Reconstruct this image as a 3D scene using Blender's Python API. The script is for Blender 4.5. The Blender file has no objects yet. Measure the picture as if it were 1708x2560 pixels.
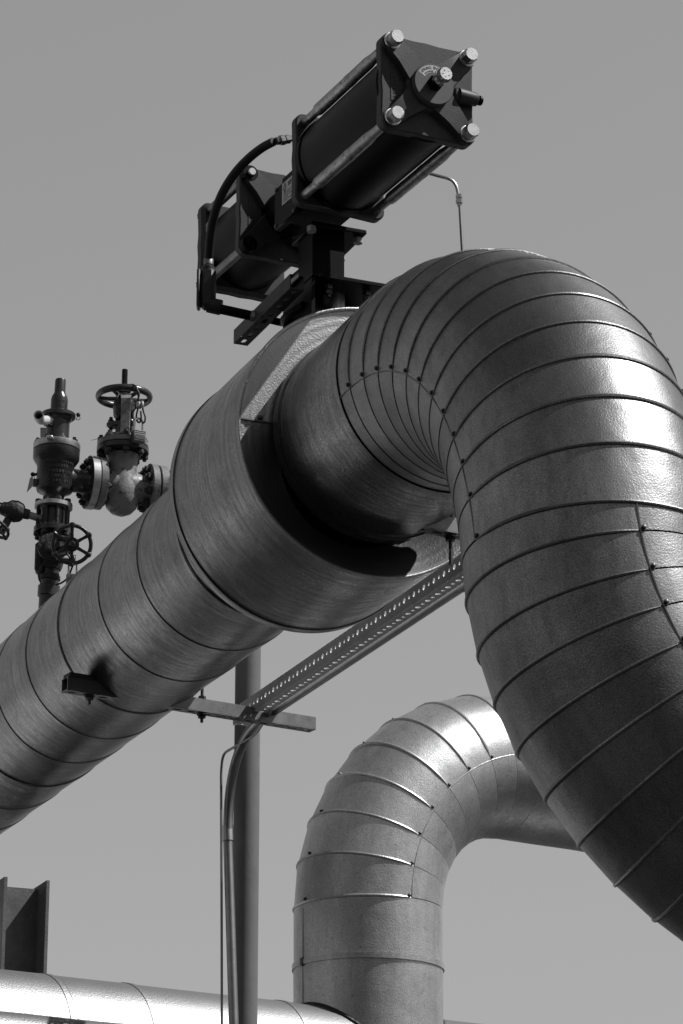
import bpy, math, random
import numpy as np
from mathutils import Vector

PI = math.pi
R = math.radians
rng = random.Random(7)

# ------------------------------------------------------------------ camera, sky, sun, exposure
scene = bpy.context.scene
EYE = Vector((0, 0, 1.6))
PITCH = R(19.154)
FPX = 7319.4                      # focal length in photo pixels (1708 x 2560)
cam_data = bpy.data.cameras.new("camera")
cam = bpy.data.objects.new("camera", cam_data)
scene.collection.objects.link(cam)
cam.location = EYE
cam.rotation_euler = (R(90) + PITCH, 0, 0)
cam_data.sensor_fit = 'VERTICAL'
cam_data.sensor_height = 36
cam_data.lens = 36 * FPX / 2560
cam_data.clip_start = 0.1
cam_data.clip_end = 3000
scene.camera = cam

SUN_DIR = Vector((0.60, -0.05, 0.80)).normalized()
sun_el = math.asin(SUN_DIR.z)
world = bpy.data.worlds.new("World")
scene.world = world
world.use_nodes = True
wt = world.node_tree
wt.nodes.clear()
sky = wt.nodes.new('ShaderNodeTexSky')
sky.sky_type = 'NISHITA'
sky.sun_disc = False
sky.sun_elevation = sun_el
sky.sun_rotation = math.atan2(SUN_DIR.x, SUN_DIR.y)
sky.altitude = 200
sky.air_density = 1.0
sky.dust_density = 0.6
sky.ozone_density = 1.0
bw = wt.nodes.new('ShaderNodeSeparateColor')   # black and white film, blue sensitive
bg = wt.nodes.new('ShaderNodeBackground')
bg.inputs['Strength'].default_value = 0.148
wo = wt.nodes.new('ShaderNodeOutputWorld')
wt.links.new(sky.outputs[0], bw.inputs[0])
gm = wt.nodes.new('ShaderNodeGamma')           # flatter sky, as the film shows it
gm.inputs['Gamma'].default_value = 0.6
wt.links.new(bw.outputs[2], gm.inputs['Color'])
stc = wt.nodes.new('ShaderNodeTexCoord')
sxyz = wt.nodes.new('ShaderNodeSeparateXYZ')
dk = wt.nodes.new('ShaderNodeMapRange')        # the red-filtered sky darkens overhead
dk.interpolation_type = 'SMOOTHSTEP'
dk.inputs['From Min'].default_value = 0.50
dk.inputs['From Max'].default_value = 0.95
dk.inputs['To Min'].default_value = 1.0
dk.inputs['To Max'].default_value = 0.25
dm = wt.nodes.new('ShaderNodeMix')
dm.data_type = 'RGBA'
dm.blend_type = 'MULTIPLY'
dm.inputs['Factor'].default_value = 1.0
wt.links.new(stc.outputs['Generated'], sxyz.inputs[0])
wt.links.new(sxyz.outputs['Z'], dk.inputs['Value'])
wt.links.new(gm.outputs[0], dm.inputs['A'])
wt.links.new(dk.outputs[0], dm.inputs['B'])
wt.links.new(dm.outputs['Result'], bg.inputs['Color'])
wt.links.new(bg.outputs[0], wo.inputs['Surface'])

sd = bpy.data.lights.new("sun", 'SUN')
sd.energy = 5.0
sd.angle = R(0.5)
sd.color = (1, 1, 1)
so = bpy.data.objects.new("sun", sd)
scene.collection.objects.link(so)
so.rotation_euler = SUN_DIR.to_track_quat('Z', 'Y').to_euler()
scene.view_settings.view_transform = 'Standard'
scene.view_settings.look = 'None'
scene.view_settings.exposure = 0
scene.view_settings.gamma = 1

# ------------------------------------------------------------------ frames
V = Vector
Z = V((0, 0, 1))


def toward(deg):                  # horizontal heading towards the camera, turned to the right
    return V((math.sin(R(deg)), -math.cos(R(deg)), 0))


D = toward(22.831)                # heading of the big pipe
Q = V((-D.y, D.x, 0))             # across it, right and away
E0 = V((0.2404, 6.6235, 2.6258 + 1.6))        # where the big pipe starts its bend


def pl(t, q, z):                  # point in the pipe's own frame
    return E0 + D * t + Q * q + Z * z


CF = V((0, math.cos(PITCH), math.sin(PITCH)))
CU = V((0, -math.sin(PITCH), math.cos(PITCH)))


def at(x, y, Y):                  # photo pixel -> point on the vertical plane at distance Y
    r = CF * FPX + V((1, 0, 0)) * (x - 854) - CU * (y - 1280)
    return EYE + r * (Y / r.y)


# ------------------------------------------------------------------ materials
def mat(name, base=0.5, metallic=0.0, rough=0.5, spec=0.5, bump=None, var=None, streak=None, rvar=0.0,
        grain=None, panel=0.0, spots=None, drip=None):
    m = bpy.data.materials.new(name)
    m.use_nodes = True
    nt = m.node_tree
    N, L = nt.nodes, nt.links
    b = N['Principled BSDF']
    b.inputs['Metallic'].default_value = metallic
    b.inputs['Roughness'].default_value = rough
    b.inputs['Specular IOR Level'].default_value = spec
    b.inputs['Base Color'].default_value = (base, base, base, 1)
    tc = N.new('ShaderNodeTexCoord')
    factors = []
    if var:                        # (scale, amount): soft clouds of tone
        n = N.new('ShaderNodeTexNoise')
        n.inputs['Scale'].default_value = var[0]
        n.inputs['Detail'].default_value = 6
        n.inputs['Roughness'].default_value = 0.65
        L.new(tc.outputs['Object'], n.inputs['Vector'])
        factors.append((n.outputs['Fac'], var[1]))
    if streak:                     # (along, around, amount): uv is in metres along / around the tube
        mp = N.new('ShaderNodeMapping')
        mp.inputs['Scale'].default_value = (streak[0], streak[1], 1)
        n = N.new('ShaderNodeTexNoise')
        n.inputs['Scale'].default_value = 1
        n.inputs['Detail'].default_value = 5
        n.inputs['Roughness'].default_value = 0.7
        L.new(tc.outputs['UV'], mp.inputs['Vector'])
        L.new(mp.outputs[0], n.inputs['Vector'])
        factors.append((n.outputs['Fac'], streak[2]))
    if spots:                      # (scale, threshold, amount): scale, rust, bird lime, scratches
        n = N.new('ShaderNodeTexNoise')
        n.inputs['Scale'].default_value = spots[0]
        n.inputs['Detail'].default_value = 8
        n.inputs['Roughness'].default_value = 0.75
        L.new(tc.outputs['Object'], n.inputs['Vector'])
        r = N.new('ShaderNodeValToRGB')
        r.color_ramp.elements[0].position = spots[1] - 0.06
        r.color_ramp.elements[1].position = spots[1] + 0.06
        L.new(n.outputs['Fac'], r.inputs[0])
        factors.append((r.outputs[0], ('spot', spots[2])))
    if drip:                       # (threshold, amount): rain streaks running down the sheet
        mp = N.new('ShaderNodeMapping')
        mp.inputs['Scale'].default_value = (38, 38, 3.2)
        n = N.new('ShaderNodeTexNoise')
        n.inputs['Scale'].default_value = 1
        n.inputs['Detail'].default_value = 6
        n.inputs['Roughness'].default_value = 0.7
        L.new(tc.outputs['Object'], mp.inputs['Vector'])
        L.new(mp.outputs[0], n.inputs['Vector'])
        r = N.new('ShaderNodeValToRGB')
        r.color_ramp.elements[0].position = drip[0] - 0.05
        r.color_ramp.elements[1].position = drip[0] + 0.10
        L.new(n.outputs['Fac'], r.inputs[0])
        factors.append((r.outputs[0], ('spot', drip[1])))
    if panel:                      # every sheet has its own tone
        mp = N.new('ShaderNodeMapping')
        mp.inputs['Scale'].default_value = (0.9, 0, 0)
        n = N.new('ShaderNodeTexNoise')
        n.inputs['Scale'].default_value = 1
        n.inputs['Detail'].default_value = 1
        L.new(tc.outputs['UV'], mp.inputs['Vector'])
        L.new(mp.outputs[0], n.inputs['Vector'])
        factors.append((n.outputs['Fac'], panel))
    if grain:
        n = N.new('ShaderNodeTexNoise')
        n.inputs['Scale'].default_value = grain[0]
        n.inputs['Detail'].default_value = 3
        L.new(tc.outputs['Object'], n.inputs['Vector'])
        factors.append((n.outputs['Fac'], grain[1]))
    cur = None
    for fac, amt in factors:
        mr = N.new('ShaderNodeMapRange')
        if isinstance(amt, tuple):                  # spots only change where they are
            lo, hi, v0, v1 = 0, 1, 1, 1 + amt[1]
        else:
            lo, hi, v0, v1 = 0.25, 0.75, 1 - amt, 1 + amt
        mr.inputs['From Min'].default_value = lo
        mr.inputs['From Max'].default_value = hi
        mr.inputs['To Min'].default_value = v0
        mr.inputs['To Max'].default_value = v1
        L.new(fac, mr.inputs['Value'])
        if cur is None:
            cur = mr.outputs[0]
        else:
            mu = N.new('ShaderNodeMath')
            mu.operation = 'MULTIPLY'
            L.new(cur, mu.inputs[0])
            L.new(mr.outputs[0], mu.inputs[1])
            cur = mu.outputs[0]
    if cur is not None:
        mu = N.new('ShaderNodeMath')
        mu.operation = 'MULTIPLY'
        mu.inputs[1].default_value = base
        L.new(cur, mu.inputs[0])
        L.new(mu.outputs[0], b.inputs['Base Color'])
        if rvar:
            ad = N.new('ShaderNodeMath')
            ad.operation = 'MULTIPLY_ADD'
            ad.inputs[1].default_value = -rvar
            ad.inputs[2].default_value = rough + rvar
            L.new(cur, ad.inputs[0])
            L.new(ad.outputs[0], b.inputs['Roughness'])
    if bump:                       # list of (scale, distance)
        last = None
        for s, dist in bump:
            n = N.new('ShaderNodeTexNoise')
            n.inputs['Scale'].default_value = s
            n.inputs['Detail'].default_value = 2
            L.new(tc.outputs['Object'], n.inputs['Vector'])
            bp = N.new('ShaderNodeBump')
            bp.inputs['Strength'].default_value = 1
            bp.inputs['Distance'].default_value = dist
            L.new(n.outputs['Fac'], bp.inputs['Height'])
            if last:
                L.new(last, bp.inputs['Normal'])
            last = bp.outputs[0]
        L.new(last, b.inputs['Normal'])
    return m


M = dict(
    run=mat('rolled_aluminium', 0.165, 1, 0.30, bump=[(320, 0.0004), (10, 0.003)], var=(9, 0.25), streak=(60, 3.0, 0.45), rvar=0.12, grain=(380, 0.75), panel=0.3, spots=(26, 0.60, -0.3), drip=(0.60, -0.25)),
    bend=mat('embossed_aluminium', 0.205, 0.96, 0.40, bump=[(240, 0.0005), (9, 0.003)], var=(6, 0.2), streak=(6, 26, 0.2), rvar=0.08, grain=(420, 0.55), panel=0.3, spots=(30, 0.62, -0.2), drip=(0.58, -0.2)),
    face=mat('stucco_aluminium', 0.36, 1, 0.42, bump=[(200, 0.0009)], var=(8, 0.15)),
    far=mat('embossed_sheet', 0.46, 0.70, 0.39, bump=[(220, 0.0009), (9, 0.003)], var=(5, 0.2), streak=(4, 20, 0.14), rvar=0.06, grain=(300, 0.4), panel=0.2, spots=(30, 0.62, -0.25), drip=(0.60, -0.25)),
    bright=mat('new_embossed_sheet', 0.26, 0.85, 0.46, bump=[(190, 0.0012)], var=(5, 0.1), panel=0.15, spots=(60, 0.64, -0.2)),
    seam=mat('seam_edge', 0.16, 1, 0.5, var=(30, 0.3)),
    caulk=mat('caulk', 0.02, 0, 0.6, bump=[(60, 0.004)]),
    screw=mat('screw_steel', 0.10, 1, 0.45),
    black=mat('black_enamel', 0.003, 0, 0.45, 0.10, bump=[(260, 0.0004)], var=(14, 0.35), spots=(60, 0.66, 2.0)),
    shell=mat('black_tube_enamel', 0.003, 0, 0.42, 0.11, var=(12, 0.3)),
    cast=mat('cast_enamel', 0.036, 0, 0.50, 0.25, bump=[(220, 0.0003)], var=(20, 0.35), spots=(60, 0.64, 0.7)),
    hub=mat('hub_enamel', 0.060, 0, 0.5, 0.3, var=(25, 0.25)),
    zinc=mat('zinc_bolt', 0.44, 1, 0.38, bump=[(300, 0.0003)], var=(40, 0.25), spots=(90, 0.64, -0.3)),
    rod=mat('scaled_rod', 0.34, 0.8, 0.40, var=(50, 0.25), spots=(60, 0.56, -0.6)),
    galv=mat('galvanised_steel', 0.20, 0.85, 0.48, bump=[(200, 0.0003)], var=(18, 0.3), spots=(90, 0.62, -0.4)),
    galv2=mat('dull_galvanised', 0.34, 0.1, 0.55, var=(22, 0.2)),
    post=mat('painted_post', 0.145, 0, 0.5, 0.3, bump=[(60, 0.0006)], var=(12, 0.10), spots=(50, 0.70, 0.3)),
    rubber=mat('rubber', 0.018, 0, 0.55, 0.3),
    valve=mat('valve_enamel', 0.030, 0, 0.30, 0.4, bump=[(150, 0.0008)], var=(22, 0.35), spots=(60, 0.66, 1.2)),
    valve_light=mat('worn_light_enamel', 0.21, 0, 0.42, 0.35, bump=[(120, 0.0010)], var=(16, 0.35), spots=(34, 0.58, -0.75)),
    flange=mat('machined_flange', 0.42, 0.8, 0.40, streak=(1, 60, 0.3), var=(30, 0.2)),
    dark=mat('grimy_iron', 0.035, 0, 0.6, 0.3, bump=[(80, 0.004)], var=(30, 0.4)),
    plastic=mat('white_plastic', 0.55, 0, 0.4),
    tag=mat('tag_plate', 0.34, 0.2, 0.5, var=(20, 0.15)),
    label=mat('label_plate', 0.50, 0, 0.5, var=(40, 0.12)),
    ink=mat('label_ink', 0.04, 0, 0.6),
    pale=mat('pale_ink', 0.40, 0, 0.6),
    brass=mat('laminated_lock', 0.30, 0.9, 0.4, var=(60, 0.3)),
    steel_col=mat('grey_column_paint', 0.14, 0, 0.55, 0.3, bump=[(90, 0.001)], var=(14, 0.25), spots=(45, 0.60, 0.3)),
    cable=mat('black_cable', 0.012, 0, 0.45, 0.4),
    tube=mat('stainless_tube', 0.42, 1, 0.34, var=(30, 0.15)),
    backdrop=mat('dark_reflection_backdrop', 0.012, 0, 1.0, 0.0, bump=[(1, 0.5)], var=(.4, 0.5)),  # for the unseen backdrop added behind the camera
    strut_dark=mat('weathered_channel', 0.03, 0.3, 0.5, 0.3, var=(22, 0.3)),
    added_concrete=mat('added_pale_concrete', 0.6, 0, 0.9, 0.1, bump=[(30, 0.004)], var=(1.5, 0.2)),  # for the added ground sheets that the pipes mirror
    conduit=mat('conduit_steel', 0.26, 1, 0.42, var=(25, 0.2)),
    angle=mat('perforated_galvanised', 0.64, 0, 0.55, 0.3, var=(20, 0.2)),
    letter=mat('lit_letter_enamel', 0.075, 0, 0.4, 0.4),  # paler than the body: light caught by the raised letters, put into the colour
    ground=mat('gravel_ground', 0.040, 0, 0.95, 0.1, bump=[(30, 0.02)], var=(2.5, 0.35)),
)

# ------------------------------------------------------------------ mesh helpers


class MB:
    def __init__(self):
        self.v, self.f, self.uv = [], [], []

    def add(self, verts, faces, uvs=None):
        o = len(self.v)
        self.v += [V(p) for p in verts]
        for k, fc in enumerate(faces):
            self.f.append([i + o for i in fc])
            self.uv.append([uvs[i] for i in fc] if uvs else [(0, 0)] * len(fc))
        return self

    def rings(self, rs, closed=True, uvs=None, cap0=False, cap1=False):
        n = len(rs[0])
        vs, fs, us = [], [], []
        for k, r in enumerate(rs):
            vs += r
            us += uvs[k] if uvs else [(0, 0)] * n
        m = n if closed else n - 1
        o = len(self.v)
        self.v += [V(p) for p in vs]
        for k in range(len(rs) - 1):
            for i in range(m):
                j = (i + 1) % n
                a, b, c, d = k * n + i, k * n + j, (k + 1) * n + j, (k + 1) * n + i
                self.f.append([o + a, o + b, o + c, o + d])
                if uvs:
                    ua, ub, uc, ud = us[a], us[b], us[c], us[d]
                    if j == 0:      # close the wrap
                        w = uvs[k][1][1] - uvs[k][0][1]
                        ub = (us[b][0], us[a][1] + w)
                        uc = (us[c][0], us[d][1] + w)
                    self.uv.append([ua, ub, uc, ud])
                else:
                    self.uv.append([(0, 0)] * 4)
        if cap0:
            self.f.append([o + i for i in range(n)][::-1])
            self.uv.append([(0, 0)] * n)
        if cap1:
            self.f.append([o + (len(rs) - 1) * n + i for i in range(n)])
            self.uv.append([(0, 0)] * n)
        return self

    def box(self, c, ux, uy, uz, sx, sy, sz, bev=0.0):
        c = V(c)
        if bev:
            b = min(bev, sx * .45, sy * .45, sz * .45)
            rs = []
            hx, hy, hz = sx / 2, sy / 2, sz / 2
            for z, k in ((-hz, b), (-hz + b, 0), (hz - b, 0), (hz, b)):
                r = []
                for sxn, syn in ((-1, -1), (1, -1), (1, 1), (-1, 1)):
                    x, y = sxn * (hx - k), syn * (hy - k)
                    if k == 0:
                        p1 = (sxn * hx, syn * (hy - b))
                        p2 = (sxn * (hx - b), syn * hy)
                    else:
                        p1 = (sxn * (hx - b), syn * (hy - b))
                        p2 = p1
                    pts = [p1, p2] if sxn * syn > 0 else [p2, p1]
                    for a, bb in pts:
                        r.append(c + ux * a + uy * bb + uz * z)
                rs.append(r)
            return self.rings(rs, cap0=True, cap1=True)
        vs = [c + ux * (x * sx / 2) + uy * (y * sy / 2) + uz * (z * sz / 2)
              for z in (-1, 1) for x, y in ((-1, -1), (1, -1), (1, 1), (-1, 1))]
        return self.add(vs, [(3, 2, 1, 0), (4, 5, 6, 7), (0, 1, 5, 4), (1, 2, 6, 5), (2, 3, 7, 6), (3, 0, 4, 7)])

    def prism(self, poly, o, ux, uy, uz, h):
        n = len(poly)
        a = [V(o) + ux * x + uy * y for x, y in poly]
        b = [p + uz * h for p in a]
        return self.rings([a, b], cap0=True, cap1=True)

    def lathe(self, o, ax, prof, seg=32, cap=True, ref=None):
        ax = V(ax).normalized()
        e1, e2 = frame(ax, ref)
        rs, us = [], []
        for s, r in prof:
            rs.append([V(o) + ax * s + (e1 * math.cos(2 * PI * i / seg) + e2 * math.sin(2 * PI * i / seg)) * r
                       for i in range(seg)])
            us.append([(s, 2 * PI * i / seg * max(r, .01)) for i in range(seg)])
        return self.rings(rs, uvs=us, cap0=cap, cap1=cap)

    def tube(self, path, r, seg=12, cap=True, closed=False):
        P = [V(p) for p in path]
        n = len(P)
        T = []
        for i in range(n):
            a = P[(i - 1) % n] if closed else P[max(i - 1, 0)]
            b = P[(i + 1) % n] if closed else P[min(i + 1, n - 1)]
            T.append((b - a).normalized())
        e1, _ = frame(T[0])
        rs, us = [], []
        s = 0
        for i in range(n):
            if i:
                s += (P[i] - P[i - 1]).length
            e1 = (e1 - T[i] * e1.dot(T[i])).normalized()
            e2 = T[i].cross(e1)
            rr = r[i] if hasattr(r, '__len__') else r
            rs.append([P[i] + (e1 * math.cos(2 * PI * k / seg) + e2 * math.sin(2 * PI * k / seg)) * rr for k in range(seg)])
            us.append([(s, 2 * PI * k / seg * rr) for k in range(seg)])
        if closed:
            rs.append(rs[0])
            us.append(us[0])
            return self.rings(rs, uvs=us)
        return self.rings(rs, uvs=us, cap0=cap, cap1=cap)

    def hexbolt(self, o, ax, af, h, ref=None, cham=0.12):      # hexagon head, af = across corners radius
        ax = V(ax).normalized()
        e1, e2 = frame(ax, ref)
        def hexr(s, r, round_=0):
            return [V(o) + ax * s + (e1 * math.cos(PI / 3 * k + PI / 6 * j / 1) + e2 * math.sin(PI / 3 * k + PI / 6 * j / 1)) *
                    (r if j == 0 else r * (math.cos(PI / 6) if not round_ else 1)) for k in range(6) for j in (0, 1)]
        rs = [hexr(0, af), hexr(h * (1 - cham * 1.2), af), hexr(h, af * 0.88, 1)]
        return self.rings(rs, cap0=True, cap1=True)

    def build(self, name, m, parent=None, smooth=38):
        me = bpy.data.meshes.new(name)
        off = parent_loc(parent)
        me.from_pydata([p - off for p in self.v], [], self.f)
        uvl = me.uv_layers.new(name='UVMap')
        flat = [c for fc in self.uv for uv in fc for c in uv]
        uvl.data.foreach_set('uv', flat)
        me.materials.append(M[m] if isinstance(m, str) else m)
        me.polygons.foreach_set('use_smooth', [True] * len(me.polygons))
        me.update()
        import bmesh
        bm = bmesh.new()
        bm.from_mesh(me)
        bmesh.ops.recalc_face_normals(bm, faces=bm.faces)
        bm.to_mesh(me)
        bm.free()
        me.set_sharp_from_angle(angle=R(smooth))
        ob = bpy.data.objects.new(name, me)
        scene.collection.objects.link(ob)
        if parent:
            ob.parent = parent
        return ob


def parent_loc(p):
    o = V((0, 0, 0))
    while p is not None:
        o = o + V(p.location)
        p = p.parent
    return o


def frame(ax, ref=None):
    ref = V(ref) if ref is not None else (V((0, 0, 1)) if abs(ax.z) < 0.9 else V((1, 0, 0)))
    e1 = (ref - ax * ref.dot(ax)).normalized()
    return e1, ax.cross(e1)


def thing(name, label, cat, loc, group=None):
    o = bpy.data.objects.new(name, None)
    o.empty_display_size = 0.1
    scene.collection.objects.link(o)
    o.location = V(loc)
    o['label'] = label
    o['category'] = cat
    if group:
        o['group'] = group
    return o


def tag(o, label, cat, group=None, kind=None):
    if label:
        o['label'] = label
    if cat:
        o['category'] = cat
    if group:
        o['group'] = group
    if kind:
        o['kind'] = kind
    return o


def bez(pts, n=10):               # smooth curve through points (Catmull-Rom)
    P = [V(p) for p in pts]
    P = [P[0] * 2 - P[1]] + P + [P[-1] * 2 - P[-2]]
    out = []
    for i in range(1, len(P) - 2):
        a, b, c, d = P[i - 1:i + 3]
        for k in range(n):
            t = k / n
            out.append(0.5 * ((2 * b) + (c - a) * t + (2 * a - 5 * b + 4 * c - d) * t * t + (3 * b - a - 3 * c + d) * t ** 3))
    out.append(P[-2])
    return out


def fillet(pts, r, n=8):          # polyline with rounded corners
    P = [V(p) for p in pts]
    out = [P[0]]
    for i in range(1, len(P) - 1):
        a = (P[i - 1] - P[i])
        b = (P[i + 1] - P[i])
        rr = min(r, a.length * .48, b.length * .48)
        s = P[i] + a.normalized() * rr
        e = P[i] + b.normalized() * rr
        for k in range(n + 1):
            t = k / n
            out.append(s * (1 - t) ** 2 + P[i] * 2 * t * (1 - t) + e * t * t)
    out.append(P[-1])
    return out


def text_mb(mb, body, size, o, ux, uy, uz, depth=0.0008, align='CENTER'):
    cu = bpy.data.curves.new('lettering', 'FONT')
    cu.body = body
    cu.size = size
    cu.align_x = align
    cu.align_y = 'CENTER'
    cu.extrude = depth
    cu.resolution_u = 2
    ob = bpy.data.objects.new('lettering', cu)
    scene.collection.objects.link(ob)
    dg = bpy.context.evaluated_depsgraph_get()
    me = bpy.data.meshes.new_from_object(ob.evaluated_get(dg))
    mb.add([V(o) + ux * v.co.x + uy * v.co.y + uz * v.co.z for v in me.vertices], [list(p.vertices) for p in me.polygons])
    bpy.data.objects.remove(ob)
    bpy.data.curves.remove(cu)
    bpy.data.meshes.remove(me)


def perf_strip(mb, o, ux, uy, uz, cells, width, thick):
    """flat bar starting at o, running along ux; cells = list of (length, hole half-length, hole half-width)"""
    s = 0
    NS = 16
    for ln, ha, hb in cells:
        cx = s + ln / 2
        outer, inner = [], []
        for k in range(NS):
            a = 2 * PI * k / NS + PI / NS
            ca, sa = math.cos(a), math.sin(a)
            m = max(abs(ca), abs(sa))
            outer.append((cx + ca / m * ln / 2, sa / m * width / 2))
            if abs(ha - hb) < 1e-6:
                inner.append((cx + ca * ha, sa * hb))
            else:                 # stadium slot
                x = math.copysign(max(ha - hb, 0), ca) + ca * hb
                inner.append((cx + x, sa * hb))
        def P(L, z):
            return [V(o) + ux * a + uy * b + uz * z for a, b in L]
        fr_o, fr_i, bk_o, bk_i = P(outer, thick / 2), P(inner, thick / 2), P(outer, -thick / 2), P(inner, -thick / 2)
        mb.rings([fr_o, fr_i, bk_i, bk_o])
        s += ln
    # long edges
    for sg in (-1, 1):
        c = V(o) + ux * (s / 2) + uy * (sg * width / 2)
        mb.add([c + ux * (a * s / 2) + uz * (b * thick / 2) for a, b in ((-1, -1), (1, -1), (1, 1), (-1, 1))], [(0, 1, 2, 3)])
    for e in (0, s):
        c = V(o) + ux * e
        mb.add([c + uy * (a * width / 2) + uz * (b * thick / 2) for a, b in ((-1, -1), (1, -1), (1, 1), (-1, 1))], [(0, 1, 2, 3)])


# ------------------------------------------------------------------ ground
g = MB()
NG = 24
for i in range(NG):
    for j in range(NG):
        def gp(a):
            t = a / NG * 2 - 1
            return math.copysign(abs(t) ** 2.5, t) * 900
        g.add([(gp(i), gp(j), 0), (gp(i + 1), gp(j), 0), (gp(i + 1), gp(j + 1), 0), (gp(i), gp(j + 1), 0)], [(0, 1, 2, 3)])
tag(g.build('ground', 'ground'), None, None, kind='structure')

# unseen pale ground sheets, added to mirror as bright streaks in the undersides
for nm, poly in (('added_pavement', [(-70, 12.0), (-6.2, 12.0), (-6.8, 70), (-70, 70)]),
                 ('path', [(-4.4, 34), (-3.4, 34), (-.6, 27.3), (-1.6, 27.3)]),
                 ('path', [(-2.75, 20.5), (-2.15, 20.5), (0.25, 14.8), (-0.35, 14.8)])):
    mb = MB()
    mb.add([(x, y, .004) for x, y in poly], [tuple(range(len(poly)))])
    tag(mb.build(nm, 'added_concrete'), None, None, kind='structure')

# unseen dark backdrop behind the camera, added to darken the pipes' reflections
hb = MB()
NA, NR = 60, 10
rs = []
for k in range(NR + 1):
    row = []
    for i in range(NA + 1):
        a = R(-50 + 112 * i / NA)                     # from straight behind, + = to the right
        rr = 34 + 46 * k / NR
        edge = min(1, min(i, NA - i) / 9)
        hh = (27 + 3.5 * math.sin(i * .9) + 2.5 * math.sin(i * 2.3 + k)) * math.sin(min(1, k / NR * 1.25) * PI / 2) * edge
        row.append((math.sin(a) * rr, -math.cos(a) * rr, max(hh, 0) - .05))
    rs.append(row)
hb.rings(rs, closed=False)
tag(hb.build('reflection_backdrop', 'backdrop'), None, None, kind='structure')

# ------------------------------------------------------------------ sheet-metal jackets


def jacket(mb, P0, ax, joints, r, seg=96, lap=0.0025, groove=0.0028, s0=0.0):
    """straight run of lapped jacket sheets between the joint stations"""
    e1, e2 = frame(ax)
    rs, us = [], []
    kk = [0]

    def ring(s, rr):
        rs.append([P0 + ax * s + (e1 * math.cos(2 * PI * i / seg) + e2 * math.sin(2 * PI * i / seg)) * rr for i in range(seg)])
        us.append([(s + s0 + kk[0] * 4.3, 2 * PI * i / seg * r + kk[0] * 1.7) for i in range(seg)])
    for k in range(len(joints) - 1):
        kk[0] = k
        a, b = joints[k], joints[k + 1]
        g2 = groove / 2
        ring(a + g2 * .2, r - 0.0035)
        ring(a + g2, r)
        n = max(1, int((b - a) / 0.15))
        for i in range(1, n):
            ring(a + (b - a) * i / n, r + 0.0006 * math.sin(i * 2.1 + k))
        ring(b - g2, r + lap)
        ring(b - g2 * .2, r - 0.0035)
    mb.rings(rs, uvs=us)


def strap(mb, P0, ax, s, r, w=0.018, t=0.0025, seg=96):
    mb.lathe(P0 + ax * (s - w / 2), ax, [(0, r - .004), (0, r + t), (w, r + t), (w, r - .004)], seg, cap=False)


class Bend:
    """mitred elbow: stations of (centre, outward (heel) direction, side direction, tangent, radius)"""
    def __init__(self, start, t0, b, ang, rad, r0, r1):
        self.s, self.t0, self.b, self.ang, self.rad, self.r0, self.r1 = start, t0, b, ang, rad, r0, r1
        self.side = t0.cross(b).normalized()

    def st(self, th):
        c = self.s + self.t0 * (self.rad * math.sin(th)) + self.b * (self.rad * (1 - math.cos(th)))
        t = self.t0 * math.cos(th) + self.b * math.sin(th)
        heel = self.t0 * math.sin(th) - self.b * math.cos(th)
        r = self.r0 + (self.r1 - self.r0) * th / self.ang
        return c, t, heel, r

    def pt(self, th, ph, dr=0.0):
        c, t, h, r = self.st(th)
        return c + (h * math.cos(ph) + self.side * math.sin(ph)) * (r + dr)

    def gores(self, mb, joints, seg=96, lap=0.0016, groove=0.0035, s0=0.0):
        for k in range(len(joints) - 1):
            a, b = joints[k], joints[k + 1]
            da = groove / 2 / self.rad
            rs, us = [], []
            for th, dr in ((a + da * .15, -0.006), (a + da, 0.0), ((a + b) / 2, None), (b - da, lap), (b - da * .15, -0.006)):
                row, urow = [], []
                for i in range(seg):
                    ph = 2 * PI * i / seg
                    if dr is None:      # sheet lies straight between the two mitres
                        p = (self.pt(a + da, ph) + self.pt(b - da, ph, lap)) / 2
                    else:
                        p = self.pt(th, ph, dr)
                    row.append(p)
                    urow.append((s0 + th * self.rad + k * 3.7, ph * self.r0 + k * 1.3))
                rs.append(row)
                us.append(urow)
            mb.rings(rs, uvs=us)

    def bead(self, mb, th, p0, p1, rr=0.005, n=48):
        path = []
        rad = []
        for i in range(n + 1):
            ph = p0 + (p1 - p0) * i / n
            path.append(self.pt(th, ph, 0.0))
            e = min(i, n - i) / n
            rad.append(rr * min(1, 0.35 + e * 12))
        mb.tube(path, rad, 8)

    def seam(self, mb, phs, rr=0.0022):
        mb.tube([self.pt(th, ph, 0.0002) for th, ph in phs], rr, 6)


def screw(parent, p, n, r=0.0048):
    mb = MB()
    mb.lathe(p - n * .002, n, [(0, r * 1.5), (0.0035, r * 1.45), (0.0035, r), (0.0075, r * .95), (0.0085, r * .6)], 8)
    return mb.build('screw', 'screw', parent)


# ------------------------------------------------------------------ big near pipe
RA, RB, RR, RC = 0.26, 0.2712, 0.2757, 0.3644
TF, TB = -0.4196, -0.9268
pipe = thing('insulated_pipe', 'largest aluminium clad pipe, sweeping up, over and down through a ribbed elbow in front', 'pipe', E0)
mb = MB()
joints = [-9.6, -9.0, -8.4, -7.8, -7.2, -6.6, -6.0, -5.4, -4.9, -4.4, -4.0, -3.62, -3.25, -2.91, -2.575, -2.235, -1.85, -1.5, -1.16, TB]
jacket(mb, E0, D, joints, RA, s0=3)
mb.build('straight_jacket', 'run', pipe)
for s in (-2.25, -1.175, -3.26):
    mb = MB()
    strap(mb, E0, D, s, RA + .0015)
    mb.build('band', 'run', pipe)
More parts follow.
